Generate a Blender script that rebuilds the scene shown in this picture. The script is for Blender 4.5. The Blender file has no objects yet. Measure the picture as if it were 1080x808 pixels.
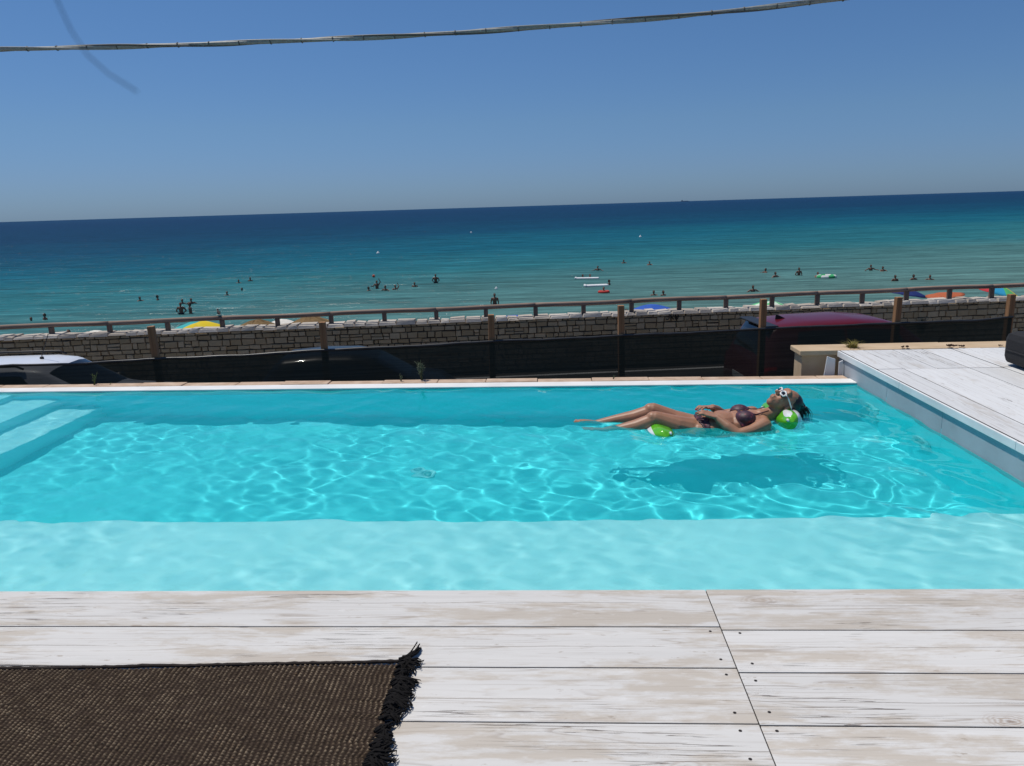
import bpy, bmesh, math, random
import numpy as np
from mathutils import Vector, Matrix, noise as mnoise

# ------------------------------------------------------------------ camera
SC = bpy.context.scene
COL = SC.collection
R_ = math.radians
YAW, PITCH, ROLL = R_(3.3), R_(13.1), R_(-1.75)
CAMZ = 1.3
_f = Vector((-math.sin(YAW)*math.cos(PITCH), math.cos(YAW)*math.cos(PITCH), -math.sin(PITCH)))
_r = Vector((math.cos(YAW), math.sin(YAW), 0))
_u = _r.cross(_f)
_r2 = math.cos(ROLL)*_r + math.sin(ROLL)*_u
_u2 = _r2.cross(_f)
cam_data = bpy.data.cameras.new('camera')
cam = bpy.data.objects.new('camera', cam_data)
COL.objects.link(cam)
m = Matrix((_r2, _u2, -_f)).transposed().to_4x4()
m.translation = (0, 0, CAMZ)
cam.matrix_world = m
cam_data.sensor_width = 36
cam_data.lens = 800/1080*36
cam_data.clip_start = 0.02
cam_data.clip_end = 200000
cam_data.dof.use_dof = True
cam_data.dof.focus_distance = 4.5
cam_data.dof.aperture_fstop = (cam_data.lens/1.6)      # a phone's small aperture
SC.camera = cam

# ------------------------------------------------------------------ sky, sun, exposure
SUN_EL = R_(68)
SUN_AZ = (-0.857, 0.515)                                  # towards the sun, on the ground
world = bpy.data.worlds.new('World')
SC.world = world
world.use_nodes = True
wn = world.node_tree
bg = wn.nodes['Background']
sky = wn.nodes.new('ShaderNodeTexSky')
sky.sky_type = 'NISHITA'
sky.sun_disc = False
sky.sun_elevation = SUN_EL
sky.sun_rotation = math.atan2(SUN_AZ[0], SUN_AZ[1])
sky.altitude = 0
sky.air_density = 1.0
sky.dust_density = 0.25
sky.ozone_density = 4.0
tint = wn.nodes.new('ShaderNodeMix'); tint.data_type = 'RGBA'; tint.blend_type = 'MULTIPLY'
tint.inputs[0].default_value = 1.0
wtc = wn.nodes.new('ShaderNodeTexCoord'); wsx = wn.nodes.new('ShaderNodeSeparateXYZ'); wrp = wn.nodes.new('ShaderNodeValToRGB')   # dusty blue-grey haze low down
wn.links.new(wtc.outputs['Generated'], wsx.inputs[0]); wn.links.new(wsx.outputs[2], wrp.inputs[0]); wn.links.new(wrp.outputs[0], tint.inputs[7])
cr = wrp.color_ramp
for pos, c in ((0.045, (.45, .64, 1.05)), (0.10, (.52, .71, 1.0)), (0.23, (.56, .79, 1.05))):
    e = cr.elements.new(pos); e.color = (*c, 1)
cr.elements[0].color = (.375, .595, 1.08, 1); cr.elements[-1].color = (.85, .95, 1.10, 1)
wn.links.new(sky.outputs[0], tint.inputs[6]); wn.links.new(tint.outputs[2], bg.inputs[0])
bg.inputs[1].default_value = 0.085

sun_data = bpy.data.lights.new('sun', 'SUN')
sun_data.energy = 4.2
sun_data.angle = R_(0.5)
sun_data.color = (1.0, 0.95, 0.87)
sun_data.cycles.is_caustics_light = True                  # sunlight through the rippled pool water
sun = bpy.data.objects.new('sun', sun_data)
COL.objects.link(sun)
sdir = Vector((SUN_AZ[0]*math.cos(SUN_EL), SUN_AZ[1]*math.cos(SUN_EL), math.sin(SUN_EL)))
sun.rotation_euler = sdir.to_track_quat('Z', 'Y').to_euler()
sun.location = (-6, 6, 12)

SC.view_settings.view_transform = 'Standard'
SC.view_settings.look = 'None'
SC.view_settings.gamma = 1
SC.view_settings.use_curve_mapping = False
SC.view_settings.exposure = -0.25
SC.render.engine = 'CYCLES'
SC.cycles.use_denoising = True
SC.cycles.max_bounces = 10
SC.cycles.transparent_max_bounces = 12
SC.cycles.sample_clamp_indirect = 4

rng = random.Random(7)

# ------------------------------------------------------------------ helpers
def tag(o, label=None, cat=None, group=None, kind=None):
    if label: o['label'] = label
    if cat: o['category'] = cat
    if group: o['group'] = group
    if kind: o['kind'] = kind
    return o

def mesh(name, V, F, mats=None, parent=None, smooth=False, mi=None, loc=None):
    me = bpy.data.meshes.new(name)
    me.from_pydata([tuple(v) for v in V], [], [tuple(f) for f in F])
    if mats is not None:
        for mm in (mats if isinstance(mats, (list, tuple)) else [mats]): me.materials.append(mm)
    if mi is not None: me.polygons.foreach_set('material_index', mi)
    if smooth: me.polygons.foreach_set('use_smooth', [True]*len(me.polygons))
    me.update()
    o = bpy.data.objects.new(name, me)
    COL.objects.link(o)
    if parent: o.parent = parent
    if loc is not None: o.location = loc
    return o

def empty(name, loc=(0, 0, 0), rz=0, label=None, cat=None, group=None):
    o = bpy.data.objects.new(name, None)
    COL.objects.link(o)
    o.empty_display_size = 0.1
    o.location = loc
    o.rotation_euler = (0, 0, rz)
    return tag(o, label, cat, group)

def copy_tree(o, parent=None):
    c = o.copy()
    COL.objects.link(c)
    if parent: c.parent = parent
    for ch in list(o.children): copy_tree(ch, c)
    return c

class MB:
    """collects simple solids and links them as one mesh object"""
    def __init__(s): s.V = []; s.F = []; s.S = []
    def add(s, V, F, smooth=False):
        b = len(s.V); s.V += [tuple(v) for v in V]
        s.F += [tuple(i+b for i in f) for f in F]; s.S += [smooth]*len(F); return s
    def box(s, x0, x1, y0, y1, z0, z1, c=0.0):
        if c <= 0:
            V = [(x, y, z) for z in (z0, z1) for y in (y0, y1) for x in (x0, x1)]
            return s.add(V, [(0, 2, 3, 1), (4, 5, 7, 6), (0, 1, 5, 4), (2, 6, 7, 3), (0, 4, 6, 2), (1, 3, 7, 5)])
        bm = bmesh.new()
        bmesh.ops.create_cube(bm, size=1)
        for v in bm.verts:
            v.co = ((x0+x1)/2+v.co.x*(x1-x0), (y0+y1)/2+v.co.y*(y1-y0), (z0+z1)/2+v.co.z*(z1-z0))
        bmesh.ops.bevel(bm, geom=list(bm.edges), offset=c, segments=2, affect='EDGES', profile=0.5)
        bm.verts.index_update()
        s.add([v.co.copy() for v in bm.verts], [[v.index for v in f.verts] for f in bm.faces])
        bm.free(); return s
    def tube(s, pts, rad, n=8, cap=True):
        pts = [Vector(p) for p in pts]
        rs = rad if isinstance(rad, (list, tuple)) else [rad]*len(pts)
        V = []; F = []
        for i, p in enumerate(pts):
            t = (pts[min(i+1, len(pts)-1)]-pts[max(i-1, 0)]).normalized()
            a = t.cross(Vector((0, 0, 1)) if abs(t.z) < 0.9 else Vector((0, 1, 0))).normalized()
            b = t.cross(a)
            for k in range(n):
                an = 2*math.pi*k/n
                V.append(p+rs[i]*(math.cos(an)*a+math.sin(an)*b))
        for i in range(len(pts)-1):
            for k in range(n):
                F.append((i*n+k, i*n+(k+1) % n, (i+1)*n+(k+1) % n, (i+1)*n+k))
        if cap:
            F.append(tuple(range(n-1, -1, -1))); F.append(tuple(range((len(pts)-1)*n, len(pts)*n)))
        return s.add(V, F, True)
    def lathe(s, prof, n=24, origin=(0, 0, 0), mat=None):
        V = []; F = []; M_ = mat or Matrix.Identity(4)
        for (r, z) in prof:
            for k in range(n):
                a = 2*math.pi*k/n
                V.append(M_ @ (Vector((r*math.cos(a), r*math.sin(a), z)))+Vector(origin))
        for i in range(len(prof)-1):
            for k in range(n):
                F.append((i*n+k, i*n+(k+1) % n, (i+1)*n+(k+1) % n, (i+1)*n+k))
        F.append(tuple(range(n-1, -1, -1))); F.append(tuple(range((len(prof)-1)*n, len(prof)*n)))
        return s.add(V, F, True)
    def prism(s, poly, axis, a0, a1):
        n = len(poly)
        def P(u, v, a): return {'y': (u, a, v), 'x': (a, u, v), 'z': (u, v, a)}[axis]
        V = [P(u, v, a0) for u, v in poly]+[P(u, v, a1) for u, v in poly]
        F = [tuple(range(n-1, -1, -1)), tuple(range(n, 2*n))]+[(i, (i+1) % n, n+(i+1) % n, n+i) for i in range(n)]
        return s.add(V, F)
    def ell(s, c, r, n=16, mat=None):
        V = []; F = []; m2 = n//2; M_ = mat or Matrix.Identity(3)
        for i in range(m2+1):
            ph = math.pi*i/m2
            for k in range(n):
                a = 2*math.pi*k/n
                V.append(Vector(c)+M_ @ Vector((r[0]*math.sin(ph)*math.cos(a), r[1]*math.sin(ph)*math.sin(a), r[2]*math.cos(ph))))
        for i in range(m2):
            for k in range(n):
                F.append((i*n+k, (i+1)*n+k, (i+1)*n+(k+1) % n, i*n+(k+1) % n))
        return s.add(V, F, True)
    def build(s, name, mat, parent=None, bevel=0, loc=None, recalc=True):
        o = mesh(name, s.V, s.F, mat, parent, loc=loc)
        o.data.polygons.foreach_set('use_smooth', s.S)
        if recalc:
            bm = bmesh.new(); bm.from_mesh(o.data)
            bmesh.ops.remove_doubles(bm, verts=bm.verts, dist=1e-6)
            bmesh.ops.recalc_face_normals(bm, faces=bm.faces)
            bm.to_mesh(o.data); bm.free()
        if bevel:
            b = o.modifiers.new('bevel', 'BEVEL'); b.width = bevel; b.segments = 2; b.limit_method = 'ANGLE'
        return o

# ---- materials
class NT:
    def __init__(s, name):
        s.m = bpy.data.materials.new(name); s.m.use_nodes = True
        s.t = s.m.node_tree; s.b = s.t.nodes['Principled BSDF']; s.out = s.t.nodes['Material Output']
    def n(s, typ, **kw):
        nd = s.t.nodes.new('ShaderNode'+typ)
        for k, v in kw.items():
            if k in nd.inputs and not hasattr(nd, k): s.set(nd.inputs[k], v)
            else: setattr(nd, k, v)
        return nd
    def set(s, sock, v):
        if isinstance(v, bpy.types.NodeSocket): s.t.links.new(v, sock)
        else: sock.default_value = v
    def co(s, kind='Object', scale=(1, 1, 1), loc=None, rot=None):
        tc = s.n('TexCoord'); mp = s.n('Mapping')
        s.t.links.new(tc.outputs[kind], mp.inputs[0])
        mp.inputs['Scale'].default_value = scale
        if rot: mp.inputs['Rotation'].default_value = rot
        if loc is not None: s.set(mp.inputs['Location'], loc)
        return mp.outputs[0]
    def noise(s, vec, scale=5, detail=4, rough=0.55, dist=0):
        nd = s.n('TexNoise'); s.set(nd.inputs['Vector'], vec)
        nd.inputs['Scale'].default_value = scale; nd.inputs['Detail'].default_value = detail
        nd.inputs['Roughness'].default_value = rough; nd.inputs['Distortion'].default_value = dist
        return nd.outputs[0]
    def ramp(s, fac, stops, interp='LINEAR'):
        nd = s.n('ValToRGB'); s.set(nd.inputs[0], fac); cr = nd.color_ramp; cr.interpolation = interp
        while len(cr.elements) < len(stops): cr.elements.new(0.5)
        for e, (p, c) in zip(cr.elements, stops):
            e.position = p; e.color = (c, c, c, 1) if isinstance(c, (int, float)) else (*c, 1)
        return nd.outputs[0]
    def mix(s, fac, a, b, blend='MIX'):
        nd = s.n('Mix', data_type='RGBA', blend_type=blend)
        for sock, v in ((nd.inputs[0], fac), (nd.inputs[6], a), (nd.inputs[7], b)):
            if isinstance(v, tuple) and len(v) == 3: v = (*v, 1)
            s.set(sock, v)
        return nd.outputs[2]
    def math(s, op, a, b=0.0, c=None):
        nd = s.n('Math', operation=op); s.set(nd.inputs[0], a); s.set(nd.inputs[1], b)
        if c is not None: s.set(nd.inputs[2], c)
        return nd.outputs[0]
    def bump(s, h, strength=0.3, dist=0.01, normal=None):
        nd = s.n('Bump'); s.set(nd.inputs['Height'], h); nd.inputs['Strength'].default_value = strength
        nd.inputs['Distance'].default_value = dist
        if normal is not None: s.set(nd.inputs['Normal'], normal)
        s.t.links.new(nd.outputs[0], s.b.inputs['Normal']); return nd.outputs[0]
    def base(s, c, rough=0.6, spec=None, metal=None):
        s.set(s.b.inputs['Base Color'], (*c, 1) if isinstance(c, tuple) else c)
        s.set(s.b.inputs['Roughness'], rough)
        if spec is not None: s.b.inputs['Specular IOR Level'].default_value = spec
        if metal is not None: s.b.inputs['Metallic'].default_value = metal
        return s

def plain(name, c, rough=0.6, var=0.12, scale=8, spec=0.4, metal=0, bump=0.0, coat=0):
    """one procedural colour with gentle mottling"""
    t = NT(name); v = t.co()
    nz = t.noise(v, scale, 5)
    lo = tuple(x*(1-var) for x in c); hi = tuple(min(1, x*(1+var)) for x in c)
    t.base(t.ramp(nz, [(0.3, lo), (0.7, hi)]), rough, spec, metal)
    if bump: t.bump(t.noise(v, scale*6, 5), bump, 0.004)
    if coat: t.b.inputs['Coat Weight'].default_value = coat; t.b.inputs['Coat Roughness'].default_value = 0.03
    return t.m

def receives(o): o.cycles.is_caustics_receiver = True; return o
# ------------------------------------------------------------------ wooden deck
def wood(name, axis='x', paint=(0.645, 0.63, 0.60), worn=(0.475, 0.415, 0.34), wear=0.5):
    t = NT(name)
    at = t.n('Attribute', attribute_name='board'); bid = at.outputs['Fac']
    off = t.n('CombineXYZ'); t.set(off.inputs[0], t.math('MULTIPLY', bid, 37.0)); t.set(off.inputs[1], t.math('MULTIPLY', bid, 11.0))
    rot = (0, 0, 0) if axis == 'x' else (0, 0, R_(90))
    along = t.co('Object', (1, 1, 1), off.outputs[0], rot)
    def st(sx, sy):
        mp = t.n('Mapping'); t.set(mp.inputs[0], along); mp.inputs['Scale'].default_value = (sx, sy, sy); return mp.outputs[0]
    g1 = t.noise(st(1.1, 30), 1.0, 7, 0.65, 0.25)            # long grain
    g2 = t.noise(st(2.6, 150), 1.0, 5, 0.65, 0.15)            # fine grain
    pt = t.noise(st(1.25, 5.5), 1.0, 8, 0.72, 0.15)           # worn patches
    chip = t.noise(st(9, 42), 1.0, 5, 0.7)                 # chips
    # knots
    vo = t.n('TexVoronoi'); t.set(vo.inputs['Vector'], st(2.3, 4.6)); vo.inputs['Scale'].default_value = 1.0
    kd = vo.outputs['Distance']; rnd = t.n('SeparateColor'); t.set(rnd.inputs[0], vo.outputs['Color'])
    has = t.math('GREATER_THAN', rnd.outputs[0], 0.60)
    kdn = t.math('ADD', kd, t.math('MULTIPLY', t.math('SUBTRACT', chip, 0.5), 0.10))
    rings = t.math('SINE', t.math('MULTIPLY', kdn, 210.0))
    kmask = t.math('MULTIPLY', has, t.ramp(kdn, [(0.06, 1.0), (0.20, 0.0)]))
    kring = t.math('MULTIPLY', kmask, t.math('MULTIPLY_ADD', rings, 0.5, 0.5))
    kcore = t.math('MULTIPLY', has, t.ramp(kdn, [(0.025, 1.0), (0.055, 0.0)]))
    worn_f = t.ramp(t.math('ADD', t.math('MULTIPLY', pt, 0.82), t.math('MULTIPLY', g1, 0.18)), [(wear-0.022, 0.0), (wear+0.05, 1.0)])
    col = t.mix(t.ramp(g1, [(0.3, 0.0), (0.75, 1.0)]), tuple(x*0.93 for x in paint), tuple(min(1, x*1.06) for x in paint))
    wcol = t.mix(g1, tuple(x*0.86 for x in worn), tuple(x*1.15 for x in worn))
    col = t.mix(t.math('MULTIPLY', worn_f, 0.76), col, wcol)
    col = t.mix(t.math('MULTIPLY', t.ramp(chip, [(0.645, 0.0), (0.675, 1.0)]), 0.65), col, (0.33, 0.27, 0.21))
    col = t.mix(t.math('MULTIPLY', t.ramp(g2, [(0.60, 0.0), (0.74, 1.0)]), 0.5), col, (0.36, 0.31, 0.26))
    col = t.mix(t.math('MULTIPLY', t.ramp(g1, [(0.650, 0.0), (0.675, 1.0), (0.70, 0.0)]), 0.5), col, (0.30, 0.25, 0.21))
    cg = t.noise(st(0.55, 13), 1.0, 2, 0.45, 0.5)                # cathedral grain: contour lines of a long soft noise
    fr = t.math('FRACT', t.math('MULTIPLY', t.math('ADD', cg, t.math('MULTIPLY', g2, 0.015)), 11.0))
    ln = t.math('MULTIPLY', t.ramp(fr, [(0.0, 0.0), (0.05, 1.0), (0.20, 0.0)]), t.ramp(t.noise(st(2.2, 12), 1.0, 5, 0.6), [(0.42, 0.12), (0.62, 1.0)]))
    col = t.mix(t.math('MULTIPLY', ln, 0.62), col, (0.27, 0.21, 0.16))
    ck = t.noise(st(0.9, 52), 1.0, 3, 0.5)
    ckl = t.math('MULTIPLY', t.math('LESS_THAN', t.math('ABSOLUTE', t.math('SUBTRACT', ck, 0.5)), 0.010), t.ramp(t.noise(st(1.3, 4), 1.0, 3), [(0.56, 0.0), (0.62, 1.0)]))
    col = t.mix(t.math('MULTIPLY', ckl, 0.8), col, (0.09, 0.07, 0.055))
    ca = t.n('Attribute', attribute_name='crack'); ps = t.n('SeparateXYZ'); g_ = t.n('NewGeometry'); t.set(ps.inputs[0], g_.outputs['Position'])
    wob = t.math('MULTIPLY', t.math('SUBTRACT', t.noise(st(3.0, 3.0), 1.0, 4, 0.6), 0.5), 0.014)
    cd = t.math('ABSOLUTE', t.math('ADD', t.math('SUBTRACT', ps.outputs[1 if axis == 'x' else 0], ca.outputs['Fac']), wob))
    cw = t.math('MULTIPLY', t.math('LESS_THAN', cd, 0.0011), t.ramp(t.noise(st(1.6, 1.0), 1.0, 4, 0.7), [(0.44, 0.0), (0.50, 1.0)]))
    col = t.mix(t.math('MULTIPLY', cw, 0.75), col, (0.16, 0.125, 0.095))
    scuff = t.noise(st(14, 30), 1.0, 3, 0.6)
    col = t.mix(t.math('MULTIPLY', t.ramp(scuff, [(0.62, 0.0), (0.72, 1.0)]), 0.35), col, (0.74, 0.73, 0.71))
    col = t.mix(t.math('MULTIPLY', kring, 0.7), col, (0.34, 0.25, 0.18))
    col = t.mix(t.math('MULTIPLY', kcore, 0.85), col, (0.17, 0.11, 0.08))
    tone = t.math('MULTIPLY_ADD', t.math('FRACT', t.math('MULTIPLY', bid, 7.31)), 0.12, 0.93)
    col = t.mix(1.0, col, t.n('CombineColor', Red=tone, Green=tone, Blue=tone).outputs[0], 'MULTIPLY')
    t.base(col, 0.62, 0.3)
    h = t.math('ADD', t.math('MULTIPLY', g2, 0.5), t.math('SUBTRACT', g1, t.math('MULTIPLY', kring, 0.3)))
    t.bump(h, 0.35, 0.003)
    return t.m

M_deck = wood('whitewashed_wood')
M_deck_y = wood('whitewashed_wood_cross', 'y', paint=(0.68, 0.685, 0.68), worn=(0.54, 0.51, 0.47), wear=0.56)
M_gapshade = plain('gap_shade_sheet', (0.012, 0.010, 0.009), 0.9)
M_flank = plain('bare_board_flank', (0.045, 0.037, 0.030), 0.9)
M_screw = plain('rusty_screw', (0.045, 0.035, 0.03), 0.5, metal=0.6)

def boards(name, items, mat, screws=()):
    """items: (x0,x1,y0,y1,ztop): every board a bevelled plank with a true gap; one deck sheet"""
    V = []; F = []; ids = []; S = []; mids = []
    for (x0, x1, y0, y1, zt) in items:
        mb = MB().box(x0, x1, y0, y1, zt-0.045, zt, 0.0018)
        b = len(V); V += mb.V; F += [tuple(i+b for i in f) for f in mb.F]; ids += [rng.random()]*len(mb.F); S += [0]*len(mb.F); mids += [((y0+y1)/2+rng.uniform(-.03, .03)) if y1-y0 < .5 else (x0+x1)/2+rng.uniform(-.03, .03)]*len(mb.F)
    for (x, y, zt) in screws:
        mb = MB(); mb.V = []; n = 10
        V0 = len(V); r = 0.0046
        V += [(x+r*math.cos(2*math.pi*k/n), y+r*math.sin(2*math.pi*k/n), zt+0.0006) for k in range(n)]
        F.append(tuple(V0+k for k in range(n))); ids.append(0); S.append(1); mids.append(99)
    xa = min(i[0] for i in items); xb = max(i[1] for i in items); ya = min(i[2] for i in items); yb = max(i[3] for i in items)
    b = len(V); V += [(xa+.01, ya+.01, -.047), (xb-.01, ya+.01, -.047), (xb-.01, yb-.01, -.047), (xa+.01, yb-.01, -.047)]; F.append((b, b+1, b+2, b+3)); ids.append(0); S.append(2); mids.append(99)   # near-black sheet standing in for the shade below the gaps
    for i, f in enumerate(F):                                         # bare board flanks, darkened so the gaps read near-black
        if S[i] == 0:
            p_ = [Vector(V[k]) for k in f]; nz = (p_[1]-p_[0]).cross(p_[2]-p_[0])
            if nz.length and abs(nz.normalized().z) < .35: S[i] = 3
    o = mesh(name, V, F, [mat, M_screw, M_gapshade, M_flank], mi=S)
    a = o.data.attributes.new('crack', 'FLOAT', 'FACE'); a.data.foreach_set('value', mids)
    a = o.data.attributes.new('board', 'FLOAT', 'FACE'); a.data.foreach_set('value', ids)
    return o

JX = 0.505
yb_l = [2.405, 2.170, 1.952, 1.712, 1.552-0.01, 1.31, 1.08, 0.85, 0.61, 0.38, 0.15, -0.1]
yb_r = [2.405, 2.150, 1.930, 1.706, 1.47, 1.235, 1.0, 0.77, 0.53, 0.29, 0.05, -0.1]
its = []; scr = []
for ys, x0, x1, side in ((yb_l, -8.0, JX-0.0012, -1), (yb_r, JX+0.0012, 6.6, 1)):
    for k in range(len(ys)-1):
        z = rng.uniform(-0.0018, 0.0)
        g = 0.0022 if k else 0.0
        if side < 0:
            its.append((x0, x1, ys[k+1]+0.0022, ys[k]-g, z))
        else:
            its.append((x0, x1, ys[k+1]+0.0022, ys[k]-g, z))
        for dy in (0.045, -0.05):
            if k == 0: continue
            yy = (ys[k]-0.03 if dy > 0 else ys[k+1]+0.045)+rng.uniform(-0.012, 0.012)
            scr.append((JX+side*(0.035+rng.uniform(0, 0.02)), yy, z))
            for xx in (-2.3, 2.9): scr.append((xx+rng.uniform(-.01, .01), yy, z)) if (xx < JX) == (side < 0) else None
deck = tag(boards('deck', its, M_deck, scr), kind='structure')

# raised-edge deck on the right of the pool: planks run away from the camera
RX = 2.475
its = []; x = RX+0.002
y_far_l = 6.60
while x < 6.6:
    w = 0.245 if x > RX+0.1 else 0.20
    ym = 5.83 if (x < 3.42) else 4.9
    for (a, b) in ((2.4095, ym-0.005), (ym+0.005, y_far_l)):
        its.append((x, x+w-0.007, a, b, rng.uniform(-0.003, 0.0)))
    x += w
side_deck = tag(boards('side_deck', its, M_deck_y), kind='structure')
its = [(-8.0+i*0.24, -8.0+i*0.24+0.236, 2.4095, 6.6, -0.001) for i in range(10)]
far_deck = tag(boards('left_deck', its, M_deck_y), kind='structure')

# ------------------------------------------------------------------ pool
WZ = -0.20                # water level
FZ = -1.10                # pool floor
XL, XR = -5.6, 2.47       # pool ends
YN = 2.405
LY, LZ = 3.76, -0.50      # shallow ledge
def YF(x): return 6.17+(2.49-x)*0.0278          # inner line of the far edge

def liner(name, c, c2):
    t = NT(name); v = t.co()
    nz = t.noise(v, 1.6, 4)
    fine = t.noise(v, 45, 3)
    col = t.ramp(nz, [(0.3, c), (0.7, c2)])
    col = t.mix(t.math('MULTIPLY', fine, 0.12), col, tuple(x*0.8 for x in c))
    t.base(col, 0.55, 0.3)
    return t.m
M_liner = liner('turquoise_pool_liner', (0.085, 0.65, 0.71), (0.105, 0.69, 0.75))
M_ledge = liner('pale_ledge_liner', (0.58, 0.82, 0.84), (0.64, 0.85, 0.87))

M_poolwall = liner('brightened_wall_liner', (0.060, 0.78, 0.86), (0.070, 0.81, 0.89))  # wall copy of the liner, brightened to make up for its shade
M_step = liner('pale_step_liner', (0.44, 0.80, 0.84), (0.48, 0.83, 0.86))

def grid_face(a, b, c, d, nu=1, nv=1):
    a, b, c, d = map(Vector, (a, b, c, d)); V = []; F = []
    for j in range(nv+1):
        for i in range(nu+1):
            u, w = i/nu, j/nv
            V.append((a*(1-u)+b*u)*(1-w)+(d*(1-u)+c*u)*w)
    for j in range(nv):
        for i in range(nu):
            k = j*(nu+1)+i; F.append((k, k+1, k+nu+2, k+nu+1))
    return V, F

pool = empty('swimming_pool', (0, 4.3, FZ), label='turquoise swimming pool with pale shallow ledge, white rim and corner steps', cat='pool')
def pmesh(name, mb, mat): 
    o = mb.build(name, mat, pool, recalc=False); o.location = (0, -4.3, -FZ); return o
b = MB()
b.add([(XL, LY, FZ), (XR, LY, FZ), (XR, YF(XR), FZ), (XL, YF(XL), FZ)], [(0, 1, 2, 3)])
receives(pmesh('floor', b, M_liner))
b = MB()
b.add([(XL, YF(XL), FZ), (XR, YF(XR), FZ), (XR, YF(XR), -0.196), (XL, YF(XL), -0.196)], [(0, 1, 2, 3)])
b.add([(XR, YF(XR), FZ), (XR, YN, FZ), (XR, YN, -0.17), (XR, YF(XR), -0.17)], [(0, 1, 2, 3)])
b.add([(XL, YN, FZ), (XL, YF(XL), FZ), (XL, YF(XL), -0.05), (XL, YN, -0.05)], [(0, 1, 2, 3)])
receives(pmesh('wall', b, M_poolwall))
# ledge: one block with a soft front edge
b = MB(); e = 0.03
prof = [(YN-0.03, LZ)] + [(LY-e+e*math.sin(a), LZ-e+e*math.cos(a)) for a in (0, .4, .8, 1.2, 1.57)] + [(LY, FZ)]
n = len(prof)
b.add([(XL, y, z) for y, z in prof]+[(XR, y, z) for y, z in prof], [(i, n+i, n+i+1, i+1) for i in range(n-1)])
b.F = [f[::-1] for f in b.F]
o = receives(pmesh('ledge', b, [M_ledge, M_liner]))
o.data.polygons.foreach_set('material_index', [0 if i < 3 else 1 for i in range(n-1)])
# steps at the left end, going down to the right
for zt, xe in ((-0.27, -4.86), (-0.46, -4.42), (-0.74, -4.03)):
    b = MB(); e = 0.02
    prof = [(XL, zt)]+[(xe-e+e*math.sin(a), zt-e+e*math.cos(a)) for a in (0, .5, 1.05, 1.57)]+[(xe, FZ)]
    n = len(prof); y0, y1 = LY+0.001, YF(xe)-0.001
    b.add([(x, y0, z) for x, z in prof]+[(x, y1, z) for x, z in prof], [(i, i+1, n+i+1, n+i) for i in range(n-1)])
    receives(pmesh('step', b, [M_step]))
# near wall above the ledge, behind the deck's edge
b = MB(); b.box(XL-0.1, XR+0.1, YN-0.14, YN-0.03, -1.3, -0.05); receives(pmesh('wall', b, M_ledge))
# rim: white strip flush with the water, tan stone beyond
M_rim = plain('white_pool_rim', (0.78, 0.77, 0.74), 0.5, 0.08, 4, bump=0.1)
M_tan = NT('tan_coping_stone'); v = M_tan.co()
M_tan.base(M_tan.ramp(M_tan.noise(v, 9, 6), [(0.25, (0.40, 0.27, 0.18)), (0.75, (0.62, 0.47, 0.35))]), 0.8, 0.2); M_tan.bump(M_tan.noise(v, 60, 5), 0.4, 0.004); M_tan = M_tan.m
def strip(x0, x1, d0, d1, z0, z1):
    mb = MB(); p = [(x0, YF(x0)+d0), (x1, YF(x1)+d0), (x1, YF(x1)+d1), (x0, YF(x0)+d1)]
    V = [(x, y, z0) for x, y in p]+[(x, y, z1) for x, y in p]
    return mb.add(V, [(3, 2, 1, 0), (4, 5, 6, 7), (0, 1, 5, 4), (1, 2, 6, 5), (2, 3, 7, 6), (3, 0, 4, 7)])
mb = strip(XL, RX-0.005, 0.0, 0.15, -0.35, -0.184)
o = mb.build('rim', M_rim, pool, bevel=0.006); o.location = (0, -4.3, -FZ)
mb = MB()
x = XL
while x < RX-0.02:
    x1 = min(x+rng.uniform(0.42, 0.5), RX-0.012)
    s_ = strip(x, x1-0.004, 0.151, 0.285+rng.uniform(-.006, .004), -0.40, -0.182+rng.uniform(-.006, .004)); mb.add(s_.V, s_.F); x = x1
o = mb.build('coping', M_tan, pool, bevel=0.006); o.location = (0, -4.3, -FZ)
# outer wall of the pool down to the road
M_plaster = plain('pool_outer_plaster', (0.45, 0.40, 0.34), 0.85, 0.15, 3, bump=0.3)
mb = strip(XL-0.2, XR+0.3, 0.05, 0.26, -2.2, -0.41); o = mb.build('outer_wall', M_plaster, pool); o.location = (0, -4.3, -FZ)

# boards closing the side of the right deck above the water
M_fascia = plain('grey_fascia_board', (0.36, 0.40, 0.44), 0.6, 0.1, 3, bump=0.15)
fa = empty('fascia', (RX, 2.41, -0.24), 0, 'grey boards along the pool side of the right deck', 'deck edging')
for (a, b_) in ((2.41, 3.55), (3.553, 4.80), (4.803, 5.62), (5.623, 6.585)):
    o = MB().box(-0.006, 0.012, a-2.41, b_-2.41, -0.05, 0.192+rng.uniform(-.002, .002)).build('board', M_fascia, fa, bevel=0.002)
M_lip = plain('white_deck_lip', (0.74, 0.75, 0.75), 0.6, 0.1, 3)
for i, (a, b_) in enumerate(((2.41, 4.0), (4.003, 5.4), (5.403, 6.60))):
    MB().box(-0.022, -0.0065, a-2.41, b_-2.41, 0.188, 0.2385).build('edge_strip', M_lip, fa, bevel=0.003)
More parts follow.
